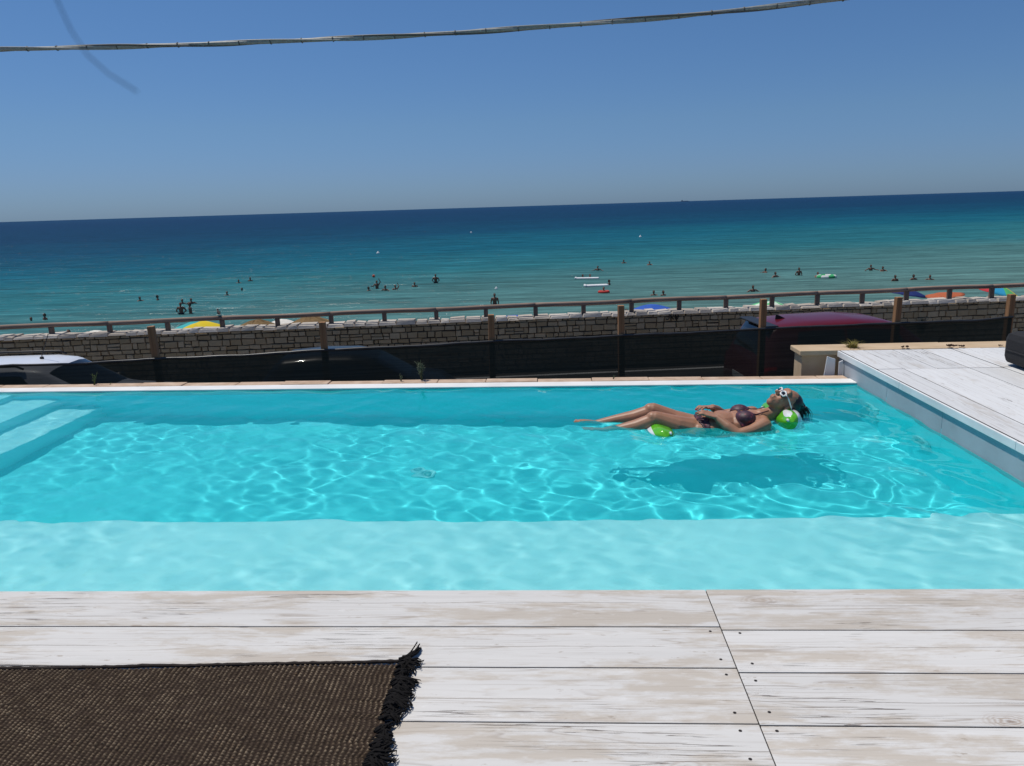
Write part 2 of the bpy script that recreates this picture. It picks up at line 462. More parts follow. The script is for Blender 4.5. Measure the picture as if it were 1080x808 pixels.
# ---- the water surface, modelled waves
gx = np.arange(XL, XR+0.001, 0.0115); gy = np.linspace(YN-0.03, 6.172, 340)
X, Y = np.meshgrid(gx, gy)
YY = YN-0.03+(Y-(YN-0.03))*((YF(X)-(YN-0.03))/(6.172-(YN-0.03)))
nr = np.random.RandomState(5)
Z = np.zeros_like(X)
mask = 0.85+0.42*(np.sin(1.9*X+0.8*YY+1)*np.sin(2.3*YY-0.9*X+.5)+0.6*np.sin(0.9*X-2.9*YY+2)*np.sin(3.3*X+1.2*YY))
for lam, num, slope in ((0.95, 9, 0.016), (0.5, 14, 0.027), (0.27, 18, 0.036), (0.15, 20, 0.028), (0.085, 16, 0.012)):
    for k in range(num):
        l = lam*nr.uniform(0.75, 1.3); a = nr.normal(0.6, 0.95); kk = 2*np.pi/l
        wx = X+0.10*np.sin(1.1*YY+nr.uniform(0, 6)); wy = YY+0.12*np.sin(0.9*X+nr.uniform(0, 6))
        amp = slope*np.sqrt(2/num)/kk
        Z += amp*np.sin(kk*(np.cos(a)*wx+np.sin(a)*wy)+nr.uniform(0, 6.28))*(mask if lam < .4 else 1)
# calmer near the steps, busier near the swimmer
calm = 0.62+0.38/(1+np.exp(-(X+1.6)*1.6))
Z *= calm
for (cx, cy, amp, lam, dec) in ((1.58, 4.98, 0.0016, 0.115, 0.85), (0.72, 5.0, 0.0008, 0.09, 0.45), (1.2, 5.0, 0.0005, 0.11, 0.5)):
    r = np.hypot(X-cx, YY-cy); Z += amp*np.sin(2*np.pi*r/lam)*np.exp(-(r/dec)**2)/(1+1.5*r)
for (cx, cy) in ((-0.62, 2.95), (-0.48, 2.72)):                   # gusts ruffling the surface
    r2_ = np.hypot((X-cx)/.20, (YY-cy)/.13); e_ = np.exp(-r2_**2)
    for k in range(7):
        a = nr.uniform(0, 6.28); kk = 2*np.pi/nr.uniform(.035, .07); Z += 0.00022*e_*np.sin(kk*(np.cos(a)*X+np.sin(a)*YY)+nr.uniform(0, 6))
Z += WZ
V = np.stack([X, YY, Z], -1).reshape(-1, 3)
ny, nx = X.shape
idx = np.arange(ny*nx).reshape(ny, nx)
Fq = np.stack([idx[:-1, :-1], idx[:-1, 1:], idx[1:, 1:], idx[1:, :-1]], -1).reshape(-1, 4)
t = NT('pool_water')
gl = t.n('BsdfGlass'); gl.inputs['IOR'].default_value = 1.333; gl.inputs['Roughness'].default_value = 0.0
gl.inputs['Color'].default_value = (0.90, 1.0, 1.0, 1)
tb = t.n('BsdfDiffuse'); tb.inputs['Color'].default_value = (0.0, 0.97, 1.0, 1)     # cyan share standing in for scattered light; brightens the shaded water
mx = t.n('MixShader'); mx.inputs[0].default_value = 0.165
t.t.links.new(gl.outputs[0], mx.inputs[1]); t.t.links.new(tb.outputs[0], mx.inputs[2]); t.t.links.new(mx.outputs[0], t.out.inputs['Surface'])
me = bpy.data.meshes.new('pool_water')
me.vertices.add(len(V)); me.vertices.foreach_set('co', V.ravel())
me.loops.add(Fq.size); me.loops.foreach_set('vertex_index', Fq.ravel())
me.polygons.add(len(Fq)); me.polygons.foreach_set('loop_start', np.arange(0, Fq.size, 4)); me.polygons.foreach_set('loop_total', np.full(len(Fq), 4))
me.polygons.foreach_set('use_smooth', np.ones(len(Fq), bool))
me.materials.append(t.m); me.update(calc_edges=True)
water = bpy.data.objects.new('pool_water', me); COL.objects.link(water); tag(water, kind='structure')
water.cycles.is_caustics_caster = True
# ------------------------------------------------------------------ sea, beach, road
SEA = -5.2
t = NT('sea_water')
geo = t.n('NewGeometry'); sp = t.n('SeparateXYZ'); t.set(sp.inputs[0], geo.outputs['Position'])
v = t.n('Mapping'); t.set(v.inputs[0], geo.outputs['Position']); v.inputs['Scale'].default_value = (0.012, 0.045, 1); vb = v.outputs[0]
patch = t.noise(vb, 1.0, 4, 0.6, 0.5)
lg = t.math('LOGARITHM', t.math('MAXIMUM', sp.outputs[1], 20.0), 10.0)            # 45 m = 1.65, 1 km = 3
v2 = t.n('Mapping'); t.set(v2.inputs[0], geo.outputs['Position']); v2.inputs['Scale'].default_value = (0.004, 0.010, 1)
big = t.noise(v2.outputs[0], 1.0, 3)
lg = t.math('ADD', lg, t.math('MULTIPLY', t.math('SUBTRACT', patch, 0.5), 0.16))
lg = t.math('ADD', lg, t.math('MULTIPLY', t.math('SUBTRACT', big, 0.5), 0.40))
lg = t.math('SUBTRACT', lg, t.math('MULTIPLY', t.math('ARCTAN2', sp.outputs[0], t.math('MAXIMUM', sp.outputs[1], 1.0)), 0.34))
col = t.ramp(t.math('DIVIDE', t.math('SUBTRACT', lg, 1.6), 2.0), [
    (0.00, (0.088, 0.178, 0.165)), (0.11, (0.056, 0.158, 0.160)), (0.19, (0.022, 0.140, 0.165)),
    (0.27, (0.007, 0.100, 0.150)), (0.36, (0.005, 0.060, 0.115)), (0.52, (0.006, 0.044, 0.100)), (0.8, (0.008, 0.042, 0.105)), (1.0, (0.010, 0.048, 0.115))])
w = t.n('Mapping'); t.set(w.inputs[0], geo.outputs['Position']); w.inputs['Scale'].default_value = (0.35, 1.1, 1)
h1 = t.noise(w.outputs[0], 1.0, 5, 0.6, 0.4)
w2 = t.n('Mapping'); t.set(w2.inputs[0], geo.outputs['Position']); w2.inputs['Scale'].default_value = (0.07, 0.22, 1)
h2 = t.noise(w2.outputs[0], 1.0, 4, 0.6, 0.4)
# light and dark wave streaks painted into the sea colour
w3 = t.n('Mapping'); t.set(w3.inputs[0], geo.outputs['Position']); w3.inputs['Scale'].default_value = (0.05, 0.45, 1)
st = t.noise(w3.outputs[0], 1.0, 5, 0.65, 0.5)
col = t.mix(t.ramp(st, [(0.35, 0.0), (0.7, 0.45)]), col, tuple((0.045, 0.12, 0.125)), 'MIX') if False else col
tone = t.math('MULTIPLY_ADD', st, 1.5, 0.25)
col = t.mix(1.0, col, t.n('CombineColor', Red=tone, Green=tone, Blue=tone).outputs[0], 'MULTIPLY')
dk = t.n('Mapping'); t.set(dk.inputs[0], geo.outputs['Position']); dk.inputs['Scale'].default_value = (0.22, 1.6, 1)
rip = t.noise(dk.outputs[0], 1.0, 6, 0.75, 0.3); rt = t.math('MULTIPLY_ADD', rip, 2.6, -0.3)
col = t.mix(1.0, col, t.n('CombineColor', Red=rt, Green=rt, Blue=rt).outputs[0], 'MULTIPLY')  # sparkle and shade of small ripples painted into the colour
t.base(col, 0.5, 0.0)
glo = t.n('BsdfGlossy'); glo.inputs['Roughness'].default_value = 0.22; smx = t.n('MixShader'); smx.inputs[0].default_value = 0.058
t.t.links.new(t.b.outputs[0], smx.inputs[1]); t.t.links.new(glo.outputs[0], smx.inputs[2]); t.t.links.new(smx.outputs[0], t.out.inputs['Surface'])
hb = t.math('ADD', t.math('MULTIPLY', h1, 0.30), t.math('MULTIPLY', h2, 0.8))
t.set(glo.inputs['Normal'], t.bump(hb, 1.0, 1.0))
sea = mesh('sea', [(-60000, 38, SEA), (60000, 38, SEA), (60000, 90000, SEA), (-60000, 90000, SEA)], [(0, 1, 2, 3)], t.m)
tag(sea, kind='structure')

t = NT('beach_sand'); v = t.co()
t.base(t.ramp(t.noise(v, 0.8, 6), [(0.3, (0.36, 0.30, 0.21)), (0.7, (0.50, 0.43, 0.32))]), 0.95, 0.1); t.bump(t.noise(v, 6, 6), 0.5, 0.05)
V = []; F = []
prof = [(17.0, -2.4), (19.0, -3.9), (22.0, -4.75), (30.0, -4.95), (38.0, -5.08), (44.0, -5.28), (60.0, -6.5)]
for (d, z) in prof:
    V += [(-70, d-8.2+0.05, z), (-30, d-3.4, z), (0, d+0.15, z), (30, d+3.7, z), (70, d+8.4, z)]
for j in range(len(prof)-1):
    for i in range(4):
        k = j*5+i; F.append((k, k+1, k+6, k+5))
beach = tag(mesh('beach', V, F, t.m, smooth=True), kind='structure')

t = NT('road_asphalt'); v = t.co()
t.base(t.mix(t.math('MULTIPLY', t.noise(v, 180, 2), 0.5), t.ramp(t.noise(v, 0.7, 6), [(0.3, (0.042, 0.042, 0.042)), (0.7, (0.07, 0.068, 0.066))]), (0.11, 0.107, 0.104)), 0.9, 0.1)
t.bump(t.noise(v, 150, 3), 0.4, 0.004)
RZ = -2.15
WA = math.atan(0.12)                       # the road, fence and wall run a little askew to the pool
def line(x, c): return c+0.12*x
V = [(x, line(x, c), RZ) for c in (7.2, 16.4) for x in (-70, 70)]
road = tag(mesh('road', V, [(0, 1, 3, 2)], t.m), kind='structure')
M_white = plain('road_paint', (0.72, 0.72, 0.70), 0.7, 0.1, 3)
V = [(x, line(x, c), RZ+0.004) for c in (15.45, 15.57) for x in (-70, 70)]
tag(mesh('road_marking', V, [(0, 1, 3, 2)], M_white), kind='structure')
M_earth = plain('dry_earth', (0.22, 0.17, 0.12), 0.95, 0.25, 1.5, 0.1, bump=0.6)
tag(mesh('ground', [(-70, -30, RZ-0.03), (70, -30, RZ-0.03), (70, 16.4, RZ-0.03), (-70, -1.5+0.7, RZ-0.03)][:0]+[(-70, -30, RZ-0.02), (70, -30, RZ-0.02), (70, line(70, 7.25), RZ-0.02), (-70, line(-70, 7.25), RZ-0.02)], [(0, 1, 2, 3)], M_earth), kind='structure')

# ------------------------------------------------------------------ dry-stone wall
def stone_mat(name, lo, hi):
    t = NT(name); a = t.n('Attribute', attribute_name='tone'); v = t.co()
    nz = t.noise(v, 14, 5)
    c = t.mix(a.outputs['Fac'], lo, hi)
    c = t.mix(t.math('MULTIPLY', nz, 0.5), c, tuple(x*0.55 for x in lo))
    t.base(c, 0.9, 0.15); t.bump(t.noise(v, 40, 5), 0.6, 0.01)
    return t.m
M_stone = stone_mat('dry_stone', (0.50, 0.335, 0.175), (0.72, 0.52, 0.31))
M_cap = stone_mat('limewashed_cap', (0.42, 0.37, 0.31), (0.66, 0.61, 0.54))
M_joint = plain('dark_joint', (0.085, 0.068, 0.052), 0.95, 0.2, 10, 0.1)
wall = empty('stone_wall', (0, 16.1, RZ), WA, 'low dry stone wall of pale blocks along the seafront road', 'wall')
WX0, WX1, WH = -26.0, 27.0, 1.13
mb = MB().box(WX0, WX1, 0.03, 0.42, 0, WH-0.03); mb.build('core', M_joint, wall)
V = []; F = []; tone = []
r2 = random.Random(3)
def stone(V, F, tone, x0, x1, z0, z1, y0, tn, jit=0.008):
    b = len(V); j = lambda: r2.uniform(-jit, jit)
    f = [(x0+j(), y0+0.05, z0+j()), (x1+j(), y0+0.05, z0+j()), (x1+j(), y0+0.05, z1+j()), (x0+j(), y0+0.05, z1+j())]
    c = 0.011
    d = r2.uniform(-0.018, 0.012)
    g = [(f[0][0]+c, y0+d, f[0][2]+c), (f[1][0]-c, y0+d+r2.uniform(-.006, .006), f[1][2]+c), (f[2][0]-c, y0+d, f[2][2]-c), (f[3][0]+c, y0+d+r2.uniform(-.006, .006), f[3][2]-c)]
    V += f+g
    F += [(b+4, b+5, b+6, b+7), (b, b+1, b+5, b+4), (b+1, b+2, b+6, b+5), (b+2, b+3, b+7, b+6), (b+3, b, b+4, b+7)]
    tone += [tn]*5
z = 0.0
courses = []
while z < WH-0.06:
    h = r2.uniform(0.095, 0.145); z1 = min(z+h, WH-0.035)
    if WH-0.035-z1 < 0.06: z1 = WH-0.035
    courses.append((z, z1)); z = z1+0.0
for (z0, z1) in courses:
    x = WX0+r2.uniform(0, 0.2)
    while x < WX1:
        w_ = r2.uniform(0.10, 0.29)
        if r2.random() < 0.16 and z1-z0 > 0.12:
            zm = (z0+z1)/2+r2.uniform(-.01, .01)
            stone(V, F, tone, x+.002, x+w_-.002, z0+.002, zm-.001, 0, r2.random()); stone(V, F, tone, x+.002, x+w_-.002, zm+.001, z1-.002, 0, r2.random())
        else:
            stone(V, F, tone, x+.002, x+w_-.002, z0+.002, z1-.002, 0, r2.random())
        x += w_
o = mesh('stone_courses', V, F, M_stone, wall); a = o.data.attributes.new('tone', 'FLOAT', 'FACE'); a.data.foreach_set('value', tone)
# rough capping
V = []; F = []; tone = []
x = WX0
while x < WX1:
    w_ = r2.uniform(0.16, 0.42); h = r2.uniform(0.004, 0.035)
    b = len(V); ya, yb = -0.02+r2.uniform(-.025, .02), 0.46+r2.uniform(-.03, .03); z0 = WH-0.034+r2.uniform(-.012, .006)
    tp = [(x+.015+r2.uniform(0, .02), ya+.03, WH+h), (x+w_-.015-r2.uniform(0, .02), ya+.03, WH+h+r2.uniform(-.02, .02)), (x+w_-.02, yb-.03, WH+h+r2.uniform(-.02, .02)), (x+.02, yb-.03, WH+h)]
    V += [(x, ya, z0), (x+w_-.004, ya, z0), (x+w_-.004, yb, z0), (x, yb, z0)]+tp
    F += [(b+4, b+5, b+6, b+7), (b, b+1, b+5, b+4), (b+1, b+2, b+6, b+5), (b+2, b+3, b+7, b+6), (b+3, b, b+4, b+7), (b+3, b+2, b+1, b)]
    tone += [r2.random()]*6; x += w_
o = mesh('capping', V, F, M_cap, wall); a = o.data.attributes.new('tone', 'FLOAT', 'FACE'); a.data.foreach_set('value', tone)
# spray-painted letters
M_spray = plain('black_spray_paint', (0.012, 0.012, 0.012), 0.6)
mb = MB()
for pts in ([(0.075, .13), (.075, .03), (.05, .0), (.01, .005), (0, .03)], [(.115, 0), (.115, .13), (.165, .128), (.178, .1), (.16, .072), (.118, .068), (.178, 0)],
            [(.22, 0), (.22, .13), (.265, .12), (.285, .065), (.265, .01), (.22, 0)]):
    mb.tube([(x, 0, z) for x, z in pts], 0.0115, 6)
o = mb.build('graffiti', M_spray, wall); o.location = (2.43, -0.019, 0.975); o.scale = (0.98, 0.6, 0.95)
# dark damp stains and a weed in the wall
M_weed = plain('wall_weed', (0.03, 0.045, 0.018), 0.9, 0.3)
def tuft(name, parent, loc, n, h, spread, mat, seed, wid=0.008):
    rr = random.Random(seed); V = []; F = []
    for i in range(n):
        a = rr.uniform(0, 6.28); tl = rr.uniform(0.1, 1)*spread; hh = h*rr.uniform(0.45, 1)
        b = len(V); p0 = Vector((rr.uniform(-1, 1)*spread*.3, rr.uniform(-1, 1)*spread*.3, 0)); d = Vector((math.cos(a), math.sin(a), 0)); s = Vector((-d.y, d.x, 0))
        for k in range(4):
            q = k/3; c = p0+d*tl*q*q+Vector((0, 0, hh*q*(1-0.18*q))); ww = wid*(1-q*0.92)
            V += [c-s*ww/2, c+s*ww/2]
        for k in range(3): F.append((b+2*k, b+2*k+1, b+2*k+3, b+2*k+2))
    return mesh(name, V, F, mat, parent, loc=loc)
tag(tuft('weed_clump', None, (8.1, 17.02, RZ+0.45), 60, 0.45, 0.16, M_weed, 4, 0.03), 'dark weed growing out of the stone wall near its right end', 'weed')
tag(tuft('weed_clump', None, (6.4, 16.84, RZ+0.28), 40, 0.28, 0.14, M_weed, 5, 0.03), 'low dark weed at the stone wall behind the red car', 'weed')

# ------------------------------------------------------------------ wooden seafront railing
def wood_plain(name, c, axis=0, rough=0.75):
    t = NT(name); sc = [14, 14, 14]; sc[axis] = 0.8
    v = t.co('Object', tuple(sc)); g = t.noise(v, 1.5, 6, 0.6, 0.4)
    t.base(t.ramp(g, [(0.3, tuple(x*0.6 for x in c)), (0.7, tuple(x*1.25 for x in c))]), rough, 0.25); t.bump(g, 0.3, 0.004)
    return t.m
M_rail = wood_plain('weathered_rail_wood', (0.30, 0.215, 0.165), 0)
M_railpost = wood_plain('weathered_post_wood', (0.20, 0.14, 0.105), 2)
rl = empty('wooden_railing', (0, 16.1, RZ+WH), WA, 'long brown wooden railing fixed on top of the stone wall', 'railing')
post_s = [-19.0, -17.8, -16.55, -15.3, -14.1, -12.85, -11.64, -10.44, -9.27, -8.09, -6.97, -5.83, -4.71, -3.59, -2.49, -1.43, -0.36, .68, 1.73, 2.78, 3.82, 4.85, 5.87, 6.89, 7.9, 8.89, 9.87, 10.87, 11.9, 13, 14.1, 15.2, 16.3, 17.4, 18.5, 19.6]
def rail_z(s): return 0.155+(s+12)/22*0.075
for s in post_s:
    mb = MB().box(-.045, .045, -.04, .04, -0.05, rail_z(s)+0.01, 0.008)
    o = mb.build('post', M_railpost, rl); o.location = (s, 0.2, 0)
for i in range(0, len(post_s)-1, 2):
    s0 = post_s[i]; s1 = post_s[min(i+2, len(post_s)-1)]
    mb = MB(); n = 10
    pts = [(s0+(s1-s0)*k/n, 0.2+0.006*math.sin(k*1.3+i), rail_z(s0+(s1-s0)*k/n)+0.045+0.008*math.sin(i*2.1+k*0.4)) for k in range(n+1)]
    mb.tube(pts, 0.05, 10); mb.build('rail', M_rail, rl)

# ------------------------------------------------------------------ shade-net fence on wooden posts
M_fpost = wood_plain('fence_post_wood', (0.36, 0.19, 0.09), 2)
t = NT('black_shade_net'); v = t.co()
mp = t.n('Mapping'); t.set(mp.inputs[0], v); mp.inputs['Scale'].default_value = (1.2, 1, 60)
mp2 = t.n('Mapping'); t.set(mp2.inputs[0], v); mp2.inputs['Scale'].default_value = (900, 1, 900)
bands = t.noise(mp.outputs[0], 1.0, 4, 0.6, 0.3); clump = t.noise(v, 1.3, 4)
t.base(t.ramp(bands, [(0.3, (0.024, 0.032, 0.026)), (0.75, (0.046, 0.058, 0.047))]), 0.8, 0.08)
tr = t.n('BsdfTransparent'); mx = t.n('MixShader')
t.set(mx.inputs[0], t.math('ADD', t.math('MULTIPLY', bands, 0.07), t.math('MULTIPLY_ADD', clump, 0.04, 0.02)))
t.t.links.new(t.b.outputs[0], mx.inputs[1]); t.t.links.new(tr.outputs[0], mx.inputs[2]); t.t.links.new(mx.outputs[0], t.out.inputs['Surface'])
M_net = t.m
M_rope = plain('black_net_hem', (0.035, 0.036, 0.036), 0.35, 0.3, 6)
fence = empty('shade_net_fence', (0, 9.0, RZ), WA, 'black shade netting stretched along brown wooden posts beyond the pool', 'fence')
cs = math.cos(WA)
posts = [(-8.6, 0.06), (-6.6, .07), (-4.57, .08), (-2.70, .05), (-0.76, .06), (0.83, .11), (2.54, .12), (4.19, .08), (5.66, .06)]
for i, (x, zt) in enumerate(posts):
    tilt = (0.02, 0, -0.03, 0.0, 0.01, -0.01, 0.0, 0.015, 0.0)[i]
    mb = MB(); hw = 0.036
    mb.box(-hw, hw, -hw, hw, -0.1, zt-RZ, 0.006); o = mb.build('post', M_fpost, fence); o.location = (x/cs, 0, 0); o.rotation_euler = (0, tilt, 0)
# net with sag and small folds
tops = [(-10.5, -.31), (-8.6, -.30), (-6.37, -.30), (-5.37, -.315), (-4.62, -.295), (-3.71, -.30), (-2.73, -.275), (-1.4, -.27), (-.78, -.25), (.18, -.258), (.83, -.245), (1.56, -.25), (2.55, -.235), (4.22, -.235), (5.24, -.24), (5.66, -.215)]
nx = 240; nz_ = 24; V = []; F = []
xs = np.linspace(-10.5, 5.66, nx+1); zt = np.interp(xs, [a for a, b in tops], [b for a, b in tops])
for j in range(nz_+1):
    q = j/nz_
    for i in range(nx+1):
        z0 = zt[i]-RZ
        nn = mnoise.noise(Vector((xs[i]*0.9, q*2.0, 1.7)))*0.03+mnoise.noise(Vector((xs[i]*0.35, q*14.0, 5.1)))*0.012
        V.append((xs[i]/cs, -0.055+nn*min(1, 4*q*(1-q)+0.25), z0*(1-q)+0.01*q))
for j in range(nz_):
    for i in range(nx):
        k = j*(nx+1)+i; F.append((k, k+1, k+nx+2, k+nx+1))
net = mesh('net', V, F, M_net, fence, smooth=True)
pts = [(xs[i]/cs, -0.062+0.006*math.sin(i*1.7), zt[i]-RZ+0.008*mnoise.noise(Vector((xs[i]*3, 0, 0)))) for i in range(0, nx+1, 2)]
MB().tube(pts, [0.014+0.010*abs(mnoise.noise(Vector((p[0]*1.1, 3, 0)))) for p in pts], 8).build('rolled_hem', M_rope, fence)
for q in (0.28, 0.62):
    MB().tube([(xs[i]/cs, -0.075+mnoise.noise(Vector((xs[i]*0.9, q*2.0, 1.7)))*0.03, (zt[i]-RZ)*(1-q)) for i in range(0, nx+1, 4)], 0.0022, 5).build('wire', M_rope, fence)

# ------------------------------------------------------------------ overhead cable
M_cable = plain('grey_cable_sheath', (0.29, 0.30, 0.275), 0.5, 0.2, 30)
M_cable2 = plain('dark_cable', (0.11, 0.11, 0.10), 0.5)
cab = empty('overhead_cable', (0, 9, 3.19), 0, 'grey bundled overhead cable with ties sagging across the sky', 'cable')
key = [(-7.5, 2.63), (-4.473, 2.583), (-4.173, 2.581), (-2.839, 2.562), (-1.538, 2.549), (-.267, 2.566), (.971, 2.605), (2.204, 2.677), (2.9, 2.738), (5.5, 3.05)]
key = [(1.5*x, 1.3+1.5*(z-1.3)) for x, z in key]
cx = np.linspace(-11.2, 8.2, 200); P = np.polyfit([k[0] for k in key], [k[1] for k in key], 4)
cz = np.polyval(P, cx)-3.19
pA = [(x, 0.0, z+0.003*mnoise.noise(Vector((x*2.5, 0, 0)))) for x, z in zip(cx, cz)]
MB().tube(pA, 0.0215, 10).build('power_cable', M_cable, cab)
ph = [x*2.1 for x in cx]
pB = [(x, 0.023*math.cos(p), z+0.019*math.sin(p)+0.012*max(0, mnoise.noise(Vector((x*1.4, 4, 0))))) for x, z, p in zip(cx, cz, ph)]
MB().tube(pB, 0.0125, 8).build('wrapped_wire', M_cable2, cab)
pC = [(x, 0.023*math.cos(p+2.6), z+0.020*math.sin(p+2.6)) for x, z, p in zip(cx, cz, ph)]
MB().tube(pC, 0.0115, 8).build('wrapped_wire', M_cable, cab)
k = -10.8
while k < 8:
    z = float(np.polyval(P, k))-3.19
    o = MB().lathe([(0.0, -.005), (0.0295, -.005), (0.0295, .005), (0.0, .005)], 12, mat=Matrix.Rotation(R_(90-8), 4, 'Y')).build('cable_tie', M_cable2, cab); o.location = (k, 0, z)
    k += 0.35+rng.uniform(-.012, .012)
# ------------------------------------------------------------------ out-of-focus thread by the lens
M_thread = plain('dark_thread', (0.03, 0.03, 0.035), 0.8)
pts = [(-.186, .30, 1.50), (-.1862, .3, 1.44), (-.186, .3, 1.40), (-.1834, .3, 1.3803), (-.1797, .3, 1.3696), (-.1748, .3, 1.3607), (-.1674, .3, 1.3537), (-.1572, .3, 1.3469)]
pts = [(a_*.5, b_*.5, 1.3+(c_-1.3)*.5) for a_, b_, c_ in pts]
tag(MB().tube(pts, 0.00013, 6).build('hanging_thread', M_thread), 'thin dark thread hanging blurred in front of the upper left sky', 'thread')
# ------------------------------------------------------------------ parked cars
M_glass = plain('dark_car_glass', (0.012, 0.015, 0.018), 0.06, 0.1, 3, 0.6)
M_tyre = plain('tyre_rubber', (0.02, 0.02, 0.02), 0.9)
M_alloy = plain('wheel_alloy', (0.35, 0.35, 0.36), 0.3, 0.05, 4, metal=0.9)
M_trim = plain('black_car_trim', (0.015, 0.015, 0.016), 0.45)
M_red_l = plain('tail_lamp_red', (0.45, 0.01, 0.012), 0.15)
M_clear = plain('head_lamp_clear', (0.55, 0.57, 0.6), 0.12)
def paint(name, c): return plain(name, c, 0.38, 0.03, 1.2, 0.3, coat=0.3)

def car(name, loc, rz, label, group, paint_m, W, stations, wheels, wr, screen, rear, sides, lamps_front, lamps_tail):
    """stations: (x, sill, belt, roof, half width, half roof width); windows are lofted from the same surface"""
    t = empty(name, loc, rz, label, 'car', group)
    sx = [s[0] for s in stations]
    def val(x, k):
        return float(np.interp(x, sx, [s[k] for s in stations]))
    def sec(x):
        sill, belt, roof, hw, hr = (val(x, k) for k in (1, 2, 3, 4, 5))
        cr = 0.035 if roof > belt+0.2 else 0.02
        return [(hw*0.88, sill), (hw*0.985, sill+0.14), (hw, (sill+belt)/2+.05), (hw*0.985, belt-0.06), (hw*0.95, belt), ((hw*.95+hr)/2, (belt+roof-.05)/2+.012), (hr, roof-0.055), (hr*0.93, roof-0.018), (hr*0.6, roof+cr*0.4), (0, roof+cr*0.6)]
    n = 64; V = []; F = []; x0, x1 = sx[0], sx[-1]
    np_ = 19
    for i in range(n+1):
        x = x0+(x1-x0)*i/n; s = sec(x)
        V += [(x, -y, z) for y, z in s]+[(x, y, z) for y, z in s[::-1][1:]]
    for i in range(n):
        for k in range(np_-1):
            a = i*np_+k; F.append((a, a+1, a+np_+1, a+np_))
    F.append(tuple(range(np_))[::-1]); F.append(tuple(range(n*np_, n*np_+np_)))
    F += [(i*np_, i*np_+np_, i*np_+2*np_-1, i*np_+np_-1) for i in range(n)]
    body = mesh('body', V, F, paint_m, t, smooth=True)
    m = body.modifiers.new('bevel', 'EDGE_SPLIT'); m.split_angle = R_(40)
    def band(nm, xa, xb, k0, k1, q0, q1, side, mat, off=0.006, slant0=0, slant1=0, parent=None):
        """a strip of the body's own surface pushed out a little"""
        V = []; F = []; N = 12; K = 5
        for i in range(N+1):
            for k in range(K+1):
                q = q0+(q1-q0)*k/K
                x = xa+(xb-xa)*i/N+slant0*(1-i/N)*k/K+slant1*(i/N)*k/K
                s = sec(x); u = k0+(k1-k0)*q; a = int(min(u, len(s)-2)); f = u-a
                y = s[a][0]*(1-f)+s[a+1][0]*f; z = s[a][1]*(1-f)+s[a+1][1]*f
                V.append((x, side*(y+off), z+off*0.3))
        for i in range(N):
            for k in range(K):
                a = i*(K+1)+k; F.append((a, a+1, a+K+2, a+K+1))
        o = mesh(nm, V, F, mat, parent or t, smooth=True)
        return o
    for (xa, xb, s0, s1) in sides:
        for sd in (-1, 1): band('side_window', xa, xb, 4, 6, 0.08, 0.90, sd, M_glass, slant0=s0, slant1=s1)
    for nm, (xa, xb) in (('windscreen', screen), ('rear_window', rear)):
        V = []; F = []; N = 10; K = 12
        for i in range(N+1):
            x = xa+(xb-xa)*i/N; s = sec(x)
            for k in range(K+1):
                q = -1+2*k/K; y = s[7][0]*0.94*q
                ys = [s[9][0], s[8][0], s[7][0]]; zs = [s[9][1], s[8][1], s[7][1]]
                V.append((x, y, float(np.interp(abs(y), ys, zs))+0.008))
        for i in range(N):
            for k in range(K):
                a = i*(K+1)+k; F.append((a, a+1, a+K+2, a+K+1))
        mesh(nm, V, F, M_glass, t, smooth=True)
    for x in wheels:
        for sd in (-1, 1):
            hw = val(x, 4)
            w = MB().lathe([(wr*.62, -.11), (wr*.93, -.11), (wr, -.08), (wr, .08), (wr*.93, .11), (wr*.62, .11)], 28, mat=Matrix.Rotation(R_(90), 4, 'X')).build('wheel', M_tyre, t)
            w.location = (x, sd*(hw-0.085), wr)
            MB().lathe([(0, -.105), (wr*.2, -.105), (wr*.3, -.085), (wr*.62, -.1), (wr*.62, .1), (0, .1)], 20, mat=Matrix.Rotation(R_(90*-sd), 4, 'X') if sd > 0 else Matrix.Rotation(R_(-90), 4, 'X')).build('rim', M_alloy, w)
    for sd in (-1, 1):
        if lamps_tail: 
            xa, xb, q0, q1 = lamps_tail; band('tail_light', xa, xb, 2, 4, q0, q1, sd, M_red_l, 0.008)
        if lamps_front:
            xa, xb, q0, q1 = lamps_front; band('headlight', xa, xb, 2, 4, q0, q1, sd, M_clear, 0.008)
    xm = screen[0 if screen[0] > rear[0] else 1]-0.05
    for sd in (-1, 1):
        xx = max(screen)-0.28
        MB().ell((xx, sd*(val(xx, 4)+0.07), val(xx, 2)+0.05), (0.09, 0.10, 0.075), 12).build('door_mirror', M_trim, t)
    return t, sec
GRP = 'cars parked along the road behind the shade net'
# red SUV seen from its rear left quarter
st = [(0.0, .42, .80, .84, .72, .60), (0.05, .36, .98, 1.02, .82, .64), (0.16, .30, 1.03, 1.36, .88, .60), (0.32, .28, 1.04, 1.60, .90, .60), (0.42, .28, 1.04, 1.635, .905, .61), (1.0, .26, 1.03, 1.68, .915, .63), (1.8, .25, 1.01, 1.69, .92, .64), (2.35, .25, 1.00, 1.64, .92, .62),
      (2.6, .25, .99, 1.57, .92, .60), (3.3, .25, .98, 1.06, .91, .66), (3.9, .27, .92, .97, .89, .64), (4.25, .32, .78, .84, .82, .58), (4.38, .40, .66, .70, .70, .5)]
c1, sec = car('parked_car', (2.98, 12.2, RZ), WA, 'dark red SUV with shark fin antenna parked behind the net, beside the right deck', GRP, paint('dark_red_car_paint', (0.11, 0.004, 0.011)), 1.84, st, (0.85, 3.45), 0.34,
     (2.72, 3.24), (0.10, 0.34), [(0.62, 1.50, .12, 0), (1.55, 2.75, 0, -.32)], (4.0, 4.3, 0.3, 0.9), (0.03, 0.30, 0.35, 0.98))
